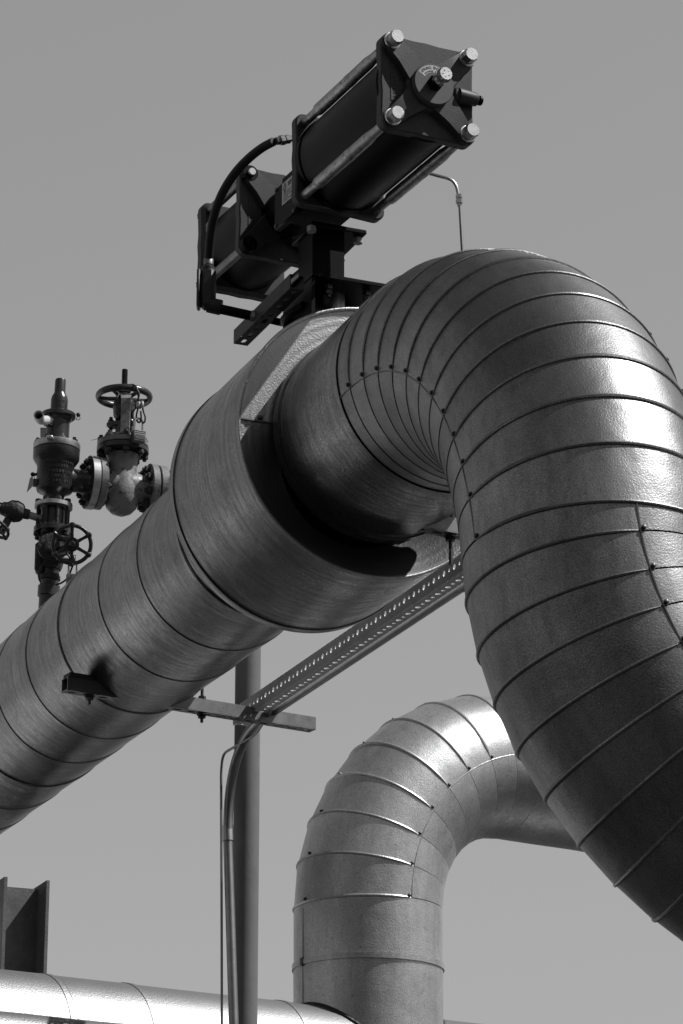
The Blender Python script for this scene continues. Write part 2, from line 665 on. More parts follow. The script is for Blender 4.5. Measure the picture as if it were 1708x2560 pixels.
# valve box: drum of larger diameter
mb = MB()
mb.lathe(E0, D, [(TB + .002, RC - .006), (TB + .002, RC), ((TB + TF) / 2, RC + .001), (TF - .002, RC), (TF - .002, RC - .006)], 128, cap=False)
drum = mb.build('valve_drum', 'run', pipe)
mb = MB()
mb.lathe(E0, D, [(TB - .040, RC - .045), (TB - .036, RC - .018), (TB - .002, RC + .0035), (TB + .026, RC + .0035), (TB + .026, RC - .004)], 128, cap=False)
mb.build('rim', 'run', drum)
mb = MB()
c = E0 + D * (TF - .001)
e1, e2 = frame(D)
mb.tube([c + (e1 * math.cos(2 * PI * i / 128) + e2 * math.sin(2 * PI * i / 128)) * (RC - .001) for i in range(128)], .0042, 8, closed=True)
mb.build('rim', 'far', drum)
for nm, t, rin, mm, a0, a1 in (('front_plate', TF - .004, RB - .02, 'face', -88, 88), ('lower_plate', TF - .004, RB - .02, 'face', 88, 272),
                               ('back_plate', TB - .036, RA - .02, 'run', 0, 360)):
    mb = MB()
    rs = []
    na = 129
    for k in range(13):
        rr = rin + (RC - (.003 if t > TB else .03) - rin) * k / 12
        an = [R(a0 + (a1 - a0) * i / (na - 1)) for i in range(na)]
        dish = .10 * (1 - k / 12) if nm == 'lower_plate' else 0      # dish added so the gap by the pipe falls into deeper shade
        rs.append([E0 + D * (t - dish * math.sin(PI * i / (na - 1)) + .0012 * math.sin(k * 2.4)) + (e1 * math.cos(a) + e2 * math.sin(a)) * rr
                   for i, a in enumerate(an)])
    mb.rings(rs, closed=False)
    mb.build(nm, mm, drum)
for sg in (-1, 1):    # lap seam on the drum's front plate
    mb = MB()
    mb.box(pl(TF - .002, sg * .318, .011), Q, Z, D, .09, .004, .005)
    mb.build('seam', 'seam', drum)
screw(drum, pl(TF - .002, -.305, .02), D, .005)
# stub between the drum and the bend
mb = MB()
jacket(mb, E0, D, [TF, TF + .06, -0.008], RB, lap=.0012, s0=9)
mb.build('straight_jacket', 'run', pipe)
mb = MB()
strap(mb, E0, D, TF + .026, RB + .002, .03, .003)
strap(mb, E0, D, -0.012, RB + .001, .016, .002)
mb.build('band', 'run', pipe)
# first bend: over and down
A1 = R(83.17)
b1 = Bend(E0, D, -Z, A1, 0.7593, RB, RR)
J1 = [0.0] + [R(a) for a in (5.0, 12.1, 19.4, 26.7, 34, 41, 48, 54.8, 61.6, 68.4, 75.4)] + [A1]
mb = MB()
b1.gores(mb, J1)
elbow = mb.build('elbow_jacket', 'bend', pipe)
sgn = 1 if b1.side.x < 0 else -1          # side that faces the camera (left)


def ph1(th):
    u = th / A1
    return sgn * R(90 + 16 * (1 - u) ** 1.0 - 1)


mb = MB()
for th in J1[1:]:
    b1.bead(mb, th, ph1(th) - sgn * R(.6), -ph1(th))
mb.build('bead', 'bend', elbow)
mb = MB()
b1.seam(mb, [(J1[0] + (A1 - J1[0]) * k / 40, ph1(A1 * k / 40)) for k in range(41)])
mb.build('seam', 'seam', elbow)
mb = MB()
b1.seam(mb, [(J1[0] + (A1 - J1[0]) * k / 40, -ph1(A1 * k / 40)) for k in range(41)])
mb.build('seam', 'seam', elbow)
for th in J1[1:]:
    for ph in (ph1(th) - sgn * R(2.0), -sgn * R(42)):
        if abs(ph) < R(60) and th < R(36):
            continue
        c_, t_, h_, r_ = b1.st(th - .008)
        n_ = h_ * math.cos(ph) + b1.side * math.sin(ph)
        screw(elbow, c_ + n_ * (r_ + .001), n_)
# second bend: sweeps off to the right
c1, t1, h1, r1 = b1.st(A1)
a2 = R(75.798)
d2 = V((math.sin(a2), math.cos(a2), 0))
bb = (d2 - t1 * d2.dot(t1)).normalized()
A2 = R(92)
b2 = Bend(c1, t1, bb, A2, 0.7412, RR, RR)
J2 = [0.0] + [R(a) for a in (5.0, 11.8, 18.2, 24.8, 31.2, 37.8, 44.2, 50.4, 56.8, 63, 69, 75, 81, 87)] + [A2]
mb = MB()
b2.gores(mb, J2, s0=40)
elb2 = mb.build('elbow_jacket', 'bend', pipe)
sg2 = 1 if b2.side.y < 0 else -1
mb = MB()
for th in J2[1:-1]:
    b2.bead(mb, th, sg2 * R(90), -sg2 * R(92))
mb.build('bead', 'bend', elb2)
mb = MB()
b2.seam(mb, [(A2 * k / 40, sg2 * R(91)) for k in range(41)], .003)
mb.build('seam', 'seam', elb2)
for th in J2[1:]:
    c_, t_, h_, r_ = b2.st(th - .008)
    n_ = h_ * math.cos(R(92.5)) + b2.side * (sg2 * math.sin(R(92.5)))
    screw(elb2, c_ + n_ * (r_ + .001), n_)
c2, t2, h2, r2 = b2.st(A2)
mb = MB()
jacket(mb, c2, t2, [0, .9, 1.8, 2.7, 3.6, 4.5], RR, s0=60)
mb.build('straight_jacket', 'bend', pipe)

# ------------------------------------------------------------------ background pipe: riser, elbow, run to the right
BC = V((0.0966, 10.5403, 2.1275 + 1.6))
a3 = R(57.06)
d3 = V((math.sin(a3), math.cos(a3), 0))
RF = 0.27
bpipe = thing('insulated_pipe', 'embossed metal clad pipe rising vertically behind and bending off to the right', 'pipe', BC - Z * .66)
zj = [-0.80, -0.315, 0.0]
mb = MB()
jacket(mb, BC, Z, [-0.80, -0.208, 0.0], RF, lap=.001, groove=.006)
mb.build('straight_jacket', 'far', bpipe)
mb = MB()
strap(mb, BC, Z, -0.214, RF + .003, .020, .003)
bnd = mb.build('band', 'far', bpipe)
A3 = R(90)
b3 = Bend(BC, Z, d3, A3, 0.6163, RF, RF)
J3 = [R(a) for a in (0, 11, 22, 33, 44, 55, 66, 77, 90)]
mb = MB()
b3.gores(mb, J3)
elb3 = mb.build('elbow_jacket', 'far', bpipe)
sg3 = 1 if b3.side.y < 0 else -1
PS3 = sg3 * R(92)
mb = MB()
for th in J3:
    b3.bead(mb, th, PS3 - sg3 * R(1), -PS3, .0065)
mb.build('bead', 'far', elb3)
mb = MB()
b3.seam(mb, [(A3 * k / 40, PS3) for k in range(41)])
mb.build('seam', 'far', elb3)
for th in J3:
    for ph in (PS3 - sg3 * R(2.4), -sg3 * R(0)):
        c_, t_, h_, r_ = b3.st(th + .012)
        n_ = h_ * math.cos(ph) + b3.side * math.sin(ph)
        screw(elb3, c_ + n_ * (r_ + .001), n_, .0048)
# long vertical lap seam on the riser
phv = -sg3 * R(3)
nv = -d3 * math.cos(phv) + b3.side * math.sin(phv)
mb = MB()
tv = Z.cross(nv)
mb.box(BC + nv * (RF - .001) + Z * -.4, tv, nv, Z, .0055, .004, .76)
mb.build('seam', 'seam', bpipe)
mb = MB()
mb.box(BC + nv * (RF + .004) + Z * -.214, tv, nv, Z, .022, .010, .030, .003)
mb.build('band_clip', 'screw', bnd)
screw(bpipe, BC + nv * (RF + .001) + Z * -.66, nv, .007)
ce, te, he, re = b3.st(A3)
mb = MB()
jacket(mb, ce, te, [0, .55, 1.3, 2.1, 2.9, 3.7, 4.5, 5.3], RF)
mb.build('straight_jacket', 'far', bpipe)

# ------------------------------------------------------------------ bright header below
a4 = R(56)
d4 = V((math.sin(a4), math.cos(a4), 0))
HC = V((BC.x, BC.y, 1.485 + 1.6))
header = thing('insulated_pipe', 'brightly sunlit horizontal clad pipe along the bottom left edge, at the foot of the riser', 'pipe', HC)
mb = MB()
jacket(mb, HC, d4, [-7.5, -6.6, -5.7, -4.8, -3.9, -3.0, -2.1, -1.33, -1.02, -0.40, .25, 1.2, 2.1, 3.0, 4.0], 0.27, lap=.0012)
mb.build('straight_jacket', 'bright', header)
mb = MB()
for s in (-1.345, -1.03, -0.41):
    strap(mb, HC, d4, s, .2715, .02, .002)
mb.build('band', 'bright', header)
mb = MB()            # saddle line where the riser enters
n4 = V((d4.y, -d4.x, 0))
path = []
for i in range(72):
    a = 2 * PI * i / 72
    u, w = math.cos(a) * .274, math.sin(a) * .266
    path.append(HC + d4 * u + n4 * w + Z * (math.sqrt(.272 ** 2 - w * w) + .001))
mb.tube(path, .007, 6, closed=True)
mb.build('caulk_joint', 'caulk', header)

# ------------------------------------------------------------------ actuator
ACT = pl(-.673, 0, 0)
AA = toward(26.5)
HH = V((-AA.y, AA.x, 0))
AO = V((ACT.x, ACT.y, 0)) + HH * -.06
# hub axis height from the photo's hub centre
_r = at(1079.5, 218, 1) - EYE
_r = _r * ((AO - V((0, 0, 0))).dot(HH) / _r.dot(HH))
PF = EYE + _r
LF = (PF - AO).dot(AA) - .022
AZ = PF.z + .003
AO.z = AZ


def al(a, h, z):
    return AO + AA * a + HH * h + Z * z


BS = 0.1065                         # half bolt spacing
LM, LR, LE = LF - .493, LF - .493 - .358, LF - .493 - .358 - .29
act = thing('valve_actuator', 'black pneumatic cylinder actuator mounted on top of the big clad pipe', 'actuator', pl(-.673, 0, .5))


def plate_poly(half, corner, bulge):
    pts = []
    for k in range(4):
        a = PI / 4 + k * PI / 2
        cx, cy = BS * math.copysign(1, math.cos(a)), BS * math.copysign(1, math.sin(a))
        for j in range(-3, 4):
            b = a + j * PI / 12
            pts.append((cx + corner * math.cos(b), cy + corner * math.sin(b)))
        b = a + PI / 4
        for dlt in (-.035, 0, .035):
            rr = half + bulge * (1 - abs(dlt) / .06)
            pts.append((math.cos(b) * rr - math.sin(b) * dlt, math.sin(b) * rr + math.cos(b) * dlt))
    return pts


def end_plate(pos, face, name='end_plate', ribs=True, digits=None):
    """cast square plate, outer face at pos, face=+1 looks towards the camera end"""
    mb = MB()
    poly = plate_poly(BS + .022, .026, .004)
    n = len(poly)
    def row(a, k):
        return [al(a, x * k, y * k) for x, y in poly]
    th = .026
    mb.rings([row(pos - face * (th + .012), .93), row(pos - face * th, 1.0), row(pos - face * .004, 1.0), row(pos, .975)], cap0=True, cap1=True)
    ob = mb.build(name, 'cast', act, 30)
    if ribs:
        rb = MB()
        for k in range(4):
            a = PI / 4 + k * PI / 2
            u = HH * math.cos(a) + Z * math.sin(a)
            w = HH * -math.sin(a) + Z * math.cos(a)
            L0, L1 = .045, BS * math.sqrt(2) + .012
            base = al(pos - face * .001, 0, 0)
            up = AA * face
            def q(l, hw, hh):
                return [base + u * l + w * s * hw + up * z for s, z in ((-1, 0), (-.90, hh), (.90, hh), (1, 0))]
            rb.rings([q(L0 - .012, .044, .021), q(L1 * .60, .030, .021), q(L1 - .014, .024, .016), q(L1 + .004, .018, .011)], closed=True, cap0=True, cap1=True)
        rb.build('rib', 'cast', ob, 30)
    if digits:
        tb = MB()
        up = AA * face
        for i, ch in enumerate(digits):
            text_mb(tb, ch, .015, al(pos + face * .0006, -.100 + .0012 * i, .034 - i * .0105), Z * -1, HH * face, up, .0018)
        tb.build('casting_digits', 'cast', ob, 30)
        tb = MB()
        tb.box(al(pos + face * .0006, -.0955, .000), HH, Z, AA, .019, .105, .0016)
        tb.build('casting_pad', 'cast', ob)
    return ob


def head_bolt(parent, pos, x, z, face=1, scale=1.0, washer=True, m='zinc', hh=.016):
    mb = MB()
    p = al(pos, x, z)
    if washer:
        mb.lathe(p, AA * face, [(0, .0225 * scale), (.004, .0225 * scale), (.0045, .021 * scale)], 28)
    mb.hexbolt(p + AA * face * .0045, AA * face, .0195 * scale, hh * scale, ref=HH + Z * .4)
    return mb.build('bolt', m, parent, 32)


def cyl_body(a0, a1, r, parent):
    mb = MB()
    mb.lathe(al(0, 0, 0), AA, [(a0, r), (a0 + .008, r + .001), (a1 - .012, r + .001), (a1, r)], 72, cap=True)
    ob = mb.build('cylinder_barrel', 'shell', parent)
    for a, w in ((a1 - .03, .03), (a0, .022)):
        mb = MB()
        mb.lathe(al(0, 0, 0), AA, [(a, r), (a + .002, r + .003), (a + w - .002, r + .004), (a + w, r + .004)], 72, cap=False)
        mb.build('barrel_collar', 'black', ob)
    return ob


cyl_body(LM, LF - .02, .1315, act)
cyl_body(LE, LR - .02, .118, act)
ep = end_plate(LF, 1, 'end_plate', True, '18072100')
for x in (-1, 1):
    for z in (-1, 1):
        mb = MB()
        mb.lathe(al(LF - .004, x * BS, z * BS), AA, [(0, .026), (.010, .0255), (.013, .024)], 28)
        mb.build('bolt_boss', 'cast', ep)
        head_bolt(ep, LF + .013, x * BS, z * BS, hh=.026)
mb = MB()
mb.lathe(al(LF, 0, 0), AA, [(0, .066), (.012, .064), (.016, .060)], 56)
mb.build('hub_base', 'cast', ep)
mb = MB()
mb.lathe(al(LF + .010, 0, 0), AA, [(0, .056), (.024, .056), (.026, .0545)], 64)
hub = mb.build('hub', 'hub', ep)
mb = MB()
mb.hexbolt(al(LF + .036, 0, 0), AA, .021, .010, ref=HH)
mb.hexbolt(al(LF + .046, 0, 0), AA, .0185, .010, ref=Z)
mb.build('lock_nut', 'black', hub, 32)
mb = MB()
mb.lathe(al(LF + .05, 0, 0), AA, [(i * .0022, .0098 + .0012 * (i % 2)) for i in range(14)], 20)
mb.hexbolt(al(LF + .079, 0, 0), AA, .0195, .020, ref=HH + Z * .3)
stud = mb.build('adjuster_bolt', 'zinc', hub, 32)
mb = MB()
for k in range(5):
    a = -0.4 + k * 2 * PI / 5
    mb.box(al(LF + .0992, math.cos(a) * .009, math.sin(a) * .009), HH * math.cos(a) + Z * math.sin(a), HH * -math.sin(a) + Z * math.cos(a), AA, .003, .0013, .0012)
mb.build('head_mark', 'screw', stud)
# curved label on the hub
mb = MB()
rs = []
for k in range(25):
    a = R(150 - 118 * k / 24)
    rs.append([al(LF + .0363, math.cos(a) * r, math.sin(a) * r) for r in (.031, .051)])
mb.rings([[r[0] for r in rs], [r[1] for r in rs]], closed=False)
lab = mb.build('arc_label', 'tag', hub)
mb = MB()
word = 'SPRING ENCLOSED'
for i, ch in enumerate(word):
    a = R(142 - 103 * i / (len(word) - 1))
    text_mb(mb, ch, .0112, al(LF + .0366, math.cos(a) * .044, math.sin(a) * .044), HH * math.sin(a) - Z * math.cos(a), HH * math.cos(a) + Z * math.sin(a), AA, .0002)
word = 'SECURED BY WELD'
for i, ch in enumerate(word):
    a = R(138 - 96 * i / (len(word) - 1))
    text_mb(mb, ch, .006, al(LF + .0366, math.cos(a) * .0345, math.sin(a) * .0345), HH * math.sin(a) - Z * math.cos(a), HH * math.cos(a) + Z * math.sin(a), AA, .0002)
mb.build('label_lettering', 'ink', lab)
# port boss on the right of the plate
mb = MB()
mb.box(al(LF + .010, .087, -.004), HH, Z, AA, .045, .038, .026, .006)
mb.lathe(al(LF + .013, .080, -.004), HH, [(0, .020), (.05, .018), (.054, .016)], 20)
port = mb.build('port_boss', 'cast', ep)
mb = MB()
mb.lathe(al(LF + .013, .132, -.004), HH, [(0, .009), (.009, .009), (.009, .013), (.016, .012)], 12)
mb.build('plug', 'black', port)
# inner plates
mp = end_plate(LM, 1, 'inner_plate', False)
rp = end_plate(LR, 1, 'inner_plate', True, '28072100')
fp = end_plate(LE, -1, 'end_plate', True)
for x in (-1, 1):
    for z in (-1, 1):
        mb = MB()
        mb.lathe(al(LR - .004, x * BS, z * BS), AA, [(0, .025), (.012, .024), (.022, .022)], 24)
        mb.build('bolt_boss', 'black', rp)
        mb = MB()
        mb.lathe(al(LR + .016, x * BS, z * BS), AA, [(0, .0115), (.010, .0115), (.012, .010)], 16)
        mb.build('bolt', 'zinc' if (x, z) == (-1, 1) else 'black', rp)
        head_bolt(fp, LE - .002, x * BS, z * BS, face=-1, scale=.95, m='black')
# tie rods
for x in (-1, 1):
    for z in (-1, 1):
        mb = MB()
        L = LF - .03 - LM
        mb.lathe(al(LM, x * BS, z * BS), AA, [(0, .0120), (.07, .0120), (.085, .0165), (.095, .0168), (L * .55, .0165), (L * .56, .0172), (L * .60, .0172), (L * .61, .0165),
                                            (L - .09, .0168), (L - .06, .0138), (L, .0128)], 18)
        mb.build('tie_rod', 'rod', act)
        mb = MB()
        mb.lathe(al(LE, x * BS, z * BS), AA, [(0, .0135), (LR - .02 - LE, .0135)], 14)
        mb.build('tie_rod', 'galv', act)
# centre housing with nameplate
mb = MB()
mc = LM - .125
mb.box(al(mc, .012, -.018), AA, HH, Z, .20, .165, .140, .012)
mb.lathe(al(LR, 0, 0), AA, [(0, .066), (.03, .064), (.10, .062), (.13, .055)], 40)
body = mb.build('yoke_housing', 'black', act)
mb = MB()
NP = al(LM - .155, -.078, -.052)
mb.box(NP, AA, Z, HH, .140, .125, .022, .004)
fr = mb.build('nameplate_frame', 'black', body)
mb = MB()
NP2 = al(LM - .130, -.090, -.030)
mb.box(NP2, AA, Z, HH, .082, .064, .002)
npl = mb.build('nameplate', 'label', body)
mb = MB()
ux, uz = AA, HH * -1
o = NP2 + uz * .0014
text_mb(mb, 'BIFFI', .019, o + ux * .014 + Z * .017, ux, Z, uz, .0003)
# maker's emblem: two nested chevrons
for s in (1, -1):
    mb.prism([(-.009, 0), (0, .014), (.003, .014), (-.005, 0), (.003, -.014), (0, -.014)] if s == 1 else
             [(.009, 0), (0, -.014), (-.003, -.014), (.005, 0), (-.003, .014), (0, .014)],
             o + ux * (-.024 - .001 * s) + Z * .014, ux, Z, uz, .0004)
for i, w in enumerate((.056, .044, .060, .030, .052)):
    mb.box(o + ux * (-.032 + w / 2) + Z * (-.001 - i * .006), ux, Z, uz, w, .0016, .0005)
mb.build('nameplate_print', 'ink', npl)
mb = MB()
for x, z in ((-.056, .054), (.056, -.054), (-.056, -.054)):
    mb.lathe(NP + AA * x + Z * z + HH * -.011, HH * -1, [(0, .006), (.004, .005)], 10)
mb.build('nameplate_rivet', 'screw', fr)
mb = MB()
mb.lathe(al(LM - .03, -.088, -.062), AA, [(0, .012), (.018, .012), (.02, .016), (.03, .016)], 14)
mb.build('port_fitting', 'galv', body)
# pedestal between actuator and pipe
zt = .505
ped = MB()
ped.box(pl(-.673, .002, zt + .005), D, Q, Z, .215, .215, .012, .002)
ped.box(pl(-.673, .002, .392), D, Q, Z, .205, .215, .010, .002)
ped.box(pl(-.673, -.101, .448), D, Q, Z, .205, .010, .104)
ped.box(pl(-.775, .002, .448), D, Q, Z, .010, .200, .104)
pedo = ped.build('mounting_bracket', 'black', act)
mb = MB()
mb.lathe(pl(-.673, .0, .36), Z, [(0, .03), (.15, .03)], 20)
mb.build('valve_stem', 'zinc', pedo)
for q, t in ((-.045, -.60), (.065, -.60), (-.045, -.74), (.065, -.74)):
    mb = MB()
    mb.hexbolt(pl(t, q, zt - .018), Z, .012, .016, ref=Q)
    mb.hexbolt(pl(t, q, zt - .032), Z, .0105, .012, ref=D)
    mb.lathe(pl(t, q, zt - .04), Z, [(0, .006), (.05, .006)], 10)
    mb.build('bolt', 'screw', pedo)
zb = AZ - E0.z - BS - .025
col = MB()
h = zb - (zt + .011) + .01
zc = zt + .011 + h / 2
col.box(pl(-.615, -.042, zc), D, Q, Z, .010, .092, h)
col.box(pl(-.705, -.042, zc), D, Q, Z, .010, .092, h)
col.box(pl(-.660, -.084, zc), D, Q, Z, .082, .008, h)
col.box(pl(-.660, .000, zc), D, Q, Z, .082, .008, h)
col.prism([(0, 0), (.042, 0), (.028, .02), (.024, h - .03), (.04, h), (0, h)], pl(-.700, .0045, zt + .011), Q, Z, D, .008)
cobj = col.build('yoke_column', 'black', act)
for qq, zz, a_, b_, c_ in ((-.018, zb - .006, .15, .16, .014), (-.018, zt + .017, .13, .15, .010)):
    mb = MB()
    mb.box(pl(-.665, qq, zz), D, Q, Z, a_, b_, c_, .003)
    mb.build('column_flange', 'black', cobj)
for q, t in ((.048, -.62), (-.095, -.60), (.048, -.74)):
    mb = MB()
    mb.hexbolt(pl(t, q, zb - .029), Z, .0135, .016, ref=Q)
    mb.build('bolt', 'galv2', cobj)
# barrel drain screw
mb = MB()
dn = (Z * -.86 + HH * -.5).normalized()
mb.lathe(al(LM + .07, 0, 0) + dn * .119, dn, [(0, .007), (.004, .007), (.005, .005)], 14)
mb.build('plug', 'zinc', act)

# ------------------------------------------------------------------ air hose and conduit body beside it
HY = 7.12
p0 = at(726, 347, HY)
hose = thing('air_hose', 'black armoured hose looping from the actuator down its left side', 'hose', p0)
pts = [(684, 354), (655, 370), (622, 396), (590, 430), (562, 472), (543, 515), (531, 560), (525, 605), (522, 650)]
path = bez([at(x, y, HY - .02 + .22 * i / 8) for i, (x, y) in enumerate(pts)], 8)
mb = MB()
rad = [.0092 + (.0006 if i % 2 else 0) for i in range(len(path))]
mb.tube(path, .0122, 16)
mb.build('hose_line', 'rubber', hose)
mb = MB()
ax = (at(684, 354, HY - .02) - p0).normalized()
mb.lathe(p0, ax, [(-.012, .009), (.004, .009), (.004, .013), (.016, .013), (.016, .010), (.020, .010), (.020, .0145), (.032, .0145), (.034, .011), (.044, .0115), (.046, .010)], 6)
mb.build('fitting', 'galv', hose)
pe = at(522, 648, HY + .2)
mb = MB()
mb.lathe(pe, Z * -1, [(-.004, .0105), (.0, .0135), (.018, .0135), (.019, .010), (.022, .010), (.024, .0125), (.034, .0125)], 12)
mb.build('fitting', 'galv', hose)
LB = at(518, 700, HY + .2)
lb = thing('elbow_fitting', 'black right angle electrical elbow fitting at the lower end of the hose', 'elbow fitting', LB)
k = 7.9 / 7319
X = V((1, 0, 0))
Y = V((0, 1, 0))
mb = MB()
mb.box(at(520, 722, HY + .2), X, Y, Z, .044, .040, .122, .012)
mb.lathe(at(521, 683, HY + .2), Z, [(-.02, .018), (.016, .019), (.020, .014)], 20)
armd = (at(640, 792, HY + .2) - at(530, 768, HY + .2)).normalized()
mb.lathe(at(520, 762, HY + .2), armd, [(0, .021), (.034, .0215), (.038, .020)], 20)
lbo = mb.build('body', 'cast', lb)
mb = MB()
mb.box(at(497, 724, HY + .2), X, Y, Z, .010, .042, .112, .004)
mb.build('cover', 'cast', lb)
mb = MB()
mb.lathe(at(548, 772, HY + .2), armd, [(0, .0135), (.100, .0135)], 18)
mb.build('nipple', 'black', lb)
mb = MB()
pc = at(628, 789, HY + .2)
mb.lathe(pc, armd, [(0, .012), (.0, .0165), (.012, .0165), (.013, .012), (.018, .012), (.018, .016), (.026, .016), (.045, .011)], 6)
mb.build('gland', 'galv', lb)
mb = MB()
mb.tube(bez([pc + armd * .04, pc + armd * .09, pl(-.70, -.13, .43), pl(-.62, -.108, .44)], 6), .0105, 12)
mb.build('lead_conduit', 'black', lb)

# ------------------------------------------------------------------ short strut beside the pedestal


def strut_channel(name, label, p0, p1, side, group=None, m='galv', size=.041, slot=True, open_down=False):
    """slotted channel from p0 to p1; its slotted back lies at the bottom"""
    p0, p1 = V(p0), V(p1)
    L = (p1 - p0).length
    ux = (p1 - p0).normalized()
    uy = Z.cross(ux).normalized()
    uz = ux.cross(uy)
    th = thing(name, label, 'channel', (p0 + p1) / 2, group)
    mb = MB()
    n = int(L / .05)
    ln = L / n
    perf_strip(mb, p0 + uz * (-size / 2 + .0015), ux, uy, uz, [(ln, .0145, .0065)] * n, size, .003)
    for s in (-1, 1):
        c = (p0 + p1) / 2 + uy * (s * (size / 2 - .0015))
        mb.box(c + uz * .0016, ux, uy, uz, L, .003, size - .0034)
        mb.box(c + uz * (size / 2 - .0012) - uy * (s * .0065), ux, uy, uz, L, .010, .0026)
    mb.build('channel', m, th, 30)
    return th, ux, uy, uz


st, *_ = strut_channel('strut_channel', 'short dark slotted channel sticking out left below the rear actuator cylinder',
                       pl(-.975, -.152, .474), pl(-.56, -.152, .474), 0, m='strut_dark')

# ------------------------------------------------------------------ trapeze hangers under the pipe
TG = 'hanger channels under the big pipe'
ta, tbp = pl(-2.146, -.262, -.224), pl(-2.288, .603, -.224)
tr, ux, uy, uz = strut_channel('strut_channel', 'long galvanised slotted channel through the underside of the big pipe, carrying the angle bar', ta, tbp, 0, TG)
def hanger(parent, f, a, up, dn):
    p = a
    mb = MB()
    mb.lathe(p + Z * -dn, Z, [(0, .0048), (dn + up, .0048)], 10)
    mb.hexbolt(p + Z * -.036, Z, .012, .010, ref=X)
    mb.lathe(p + Z * -.027, Z, [(0, .016), (.003, .016)], 16)
    mb.hexbolt(p + Z * .024, Z, .012, .010, ref=X)
    mb.build('hanger_bolt', 'screw', parent, 32)
LT = (tbp - ta).length
hanger(tr, 0, ta + ux * .085, .12, .05)
hanger(tr, 0, ta + ux * .475, .10, .05)
mb = MB()
mb.box(ta + ux * .055 + Z * .0285, ux, uy, uz, .10, .045, .016, .003)
mb.build('clamp_plate', 'dark', tr)
mb = MB()     # strap round the pipe resting on it
mb.box(ta + ux * .722 + Z * .027, ux, uy, uz, .020, .046, .012, .003)
mb.tube([ta + ux * .705 + Z * .022, ta + ux * .705 + Z * .05, ta + ux * .722 + Z * .058, ta + ux * .742 + Z * .05, ta + ux * .742 + Z * .022], .0045, 8)
mb.build('conduit_clamp', 'screw', tr)
tc_, tdp = pl(-.300, -.04, -.236), pl(-.385, .52, -.236)
tr2, ux2, uy2, uz2 = strut_channel('strut_channel', 'galvanised channel in shadow under the pipe just in front of the drum', tc_, tdp, 0, TG)
hanger(tr2, 0, tc_ + ux2 * .22, .03, .10)

# ------------------------------------------------------------------ perforated angle carrying the conduit
qa = .385
t0, t1_ = -2.42, -.42
ang = thing('slotted_angle', 'long perforated steel angle running diagonally beside the drum', 'angle bar', pl((t0 + t1_) / 2, qa, -.19))
cells = []
while sum(c[0] for c in cells) < (t1_ - t0):
    cells += [(.038, .0074, .0078), (.028, .0034, .0050)]
mb = MB()
perf_strip(mb, pl(t0, qa, -.1885), D, Z, Q, cells, .056, .003)
mb.build('upright_leg', 'angle', ang, 30)
mb = MB()
perf_strip(mb, pl(t0 + .012, qa + .0225, -.2150), D, Q, Z, cells[1:], .040, .003)
mb.build('flat_leg', 'angle', ang, 30)

qc = .455
cz = -.2035
cond = thing('conduit', 'grey conduit running along the perforated angle then bending down beside the post', 'conduit', pl(-1.2, qc, cz))
dn_ = (pl(-2.568, qc, -1.135) - pl(-2.664, qc, -.345)).normalized()
crn = pl(-2.681, qc, cz)
path = fillet([pl(.2, qc, cz), crn, crn + dn_ * 1.0, crn + dn_ * 3.95], .36, 16)
mb = MB()
mb.tube(path, .0156, 20)
mb.build('conduit_tube', 'conduit', cond, 60)
mb = MB()
cpd = (crn.z - at(570, 2042, 9.0).z) / -dn_.z
mb.lathe(crn + dn_ * cpd, dn_, [(-.028, .0152), (-.026, .0186), (.026, .0186), (.028, .0152)], 24)
mb.build('coupling', 'tube', cond)
mb = MB()
mb.lathe(pl(-.60, qc, cz), D, [(0, .0152), (0, .021), (.03, .021), (.032, .018), (.045, .018), (.047, .022), (.14, .024), (.14, .016)], 16)
mb.box(pl(-.44, qc + .004, cz - .030), D, Q, Z, .10, .05, .03, .006)
mb.build('conduit_fitting', 'dark', cond)
mb = MB()
mb.lathe(pl(-.86, qc, cz), D, [(0, .0152), (0, .0172), (.10, .0172), (.10, .0152)], 16)
mb.build('coupling', 'galv2', cond)

tub = thing('instrument_tube', 'thin tube dropping straight down left of the conduit and post', 'tubing', at(553, 1910, 9.06))
path = fillet([pl(-2.20, .425, -.2215), at(640, 1836, 9.02), at(558, 1884, 9.21), at(553, 1925, 9.22), at(555, 2560, 9.20), at(556, 2900, 9.20)], .05, 8)
mb = MB()
mb.tube(path, .0042, 10)
mb.build('tube_line', 'conduit', tub, 60)

# ------------------------------------------------------------------ round post
pk = at(615.5, 2100, 9.30)
post = thing('round_post', 'tall round grey post standing behind the conduit', 'post', (pk.x, pk.y, 0))
pr = 32.6 * (at(616.5, 2100, 9.30) - at(615.5, 2100, 9.30)).length
mb = MB()
top = at(615, 1585, 9.30).z
mb.lathe((pk.x, pk.y, 0), Z, [(0, pr), (top * .5, pr), (top, pr)], 48)
mb.build('shaft', 'post', post)
mb = MB()
mb.box((pk.x, pk.y, .012), X, Y, Z, .26, .26, .022, .003)
mb.build('base_plate', 'post', post)

# ------------------------------------------------------------------ gooseneck tube right of the actuator
GY = 7.22
gt = thing('gooseneck_tube', 'thin bent tube rising beside the right end of the actuator', 'tubing', at(1158, 660, GY))
path = fillet([at(1052, 428, GY + .03), at(1088, 438, GY), at(1138, 450, GY), at(1149, 500, GY), at(1157, 640, GY), at(1162, 860, GY)], .035, 8)
mb = MB()
mb.tube(path, .0046, 10)
mb.build('tube_line', 'tube', gt, 60)
mb = MB()
ax = (at(1149, 520, GY) - at(1147.5, 486, GY)).normalized()
mb.lathe(at(1147.6, 487, GY), ax, [(0, .006), (0, .009), (.010, .009), (.010, .0065), (.014, .0065), (.014, .0095), (.026, .0095), (.027, .006), (.034, .006)], 6)
mb.build('tube_fitting', 'tube', gt)

# ------------------------------------------------------------------ valve stack on the left
SY = 9.57
KS = (at(141, 1200, SY) - at(140, 1200, SY)).length * 1.0


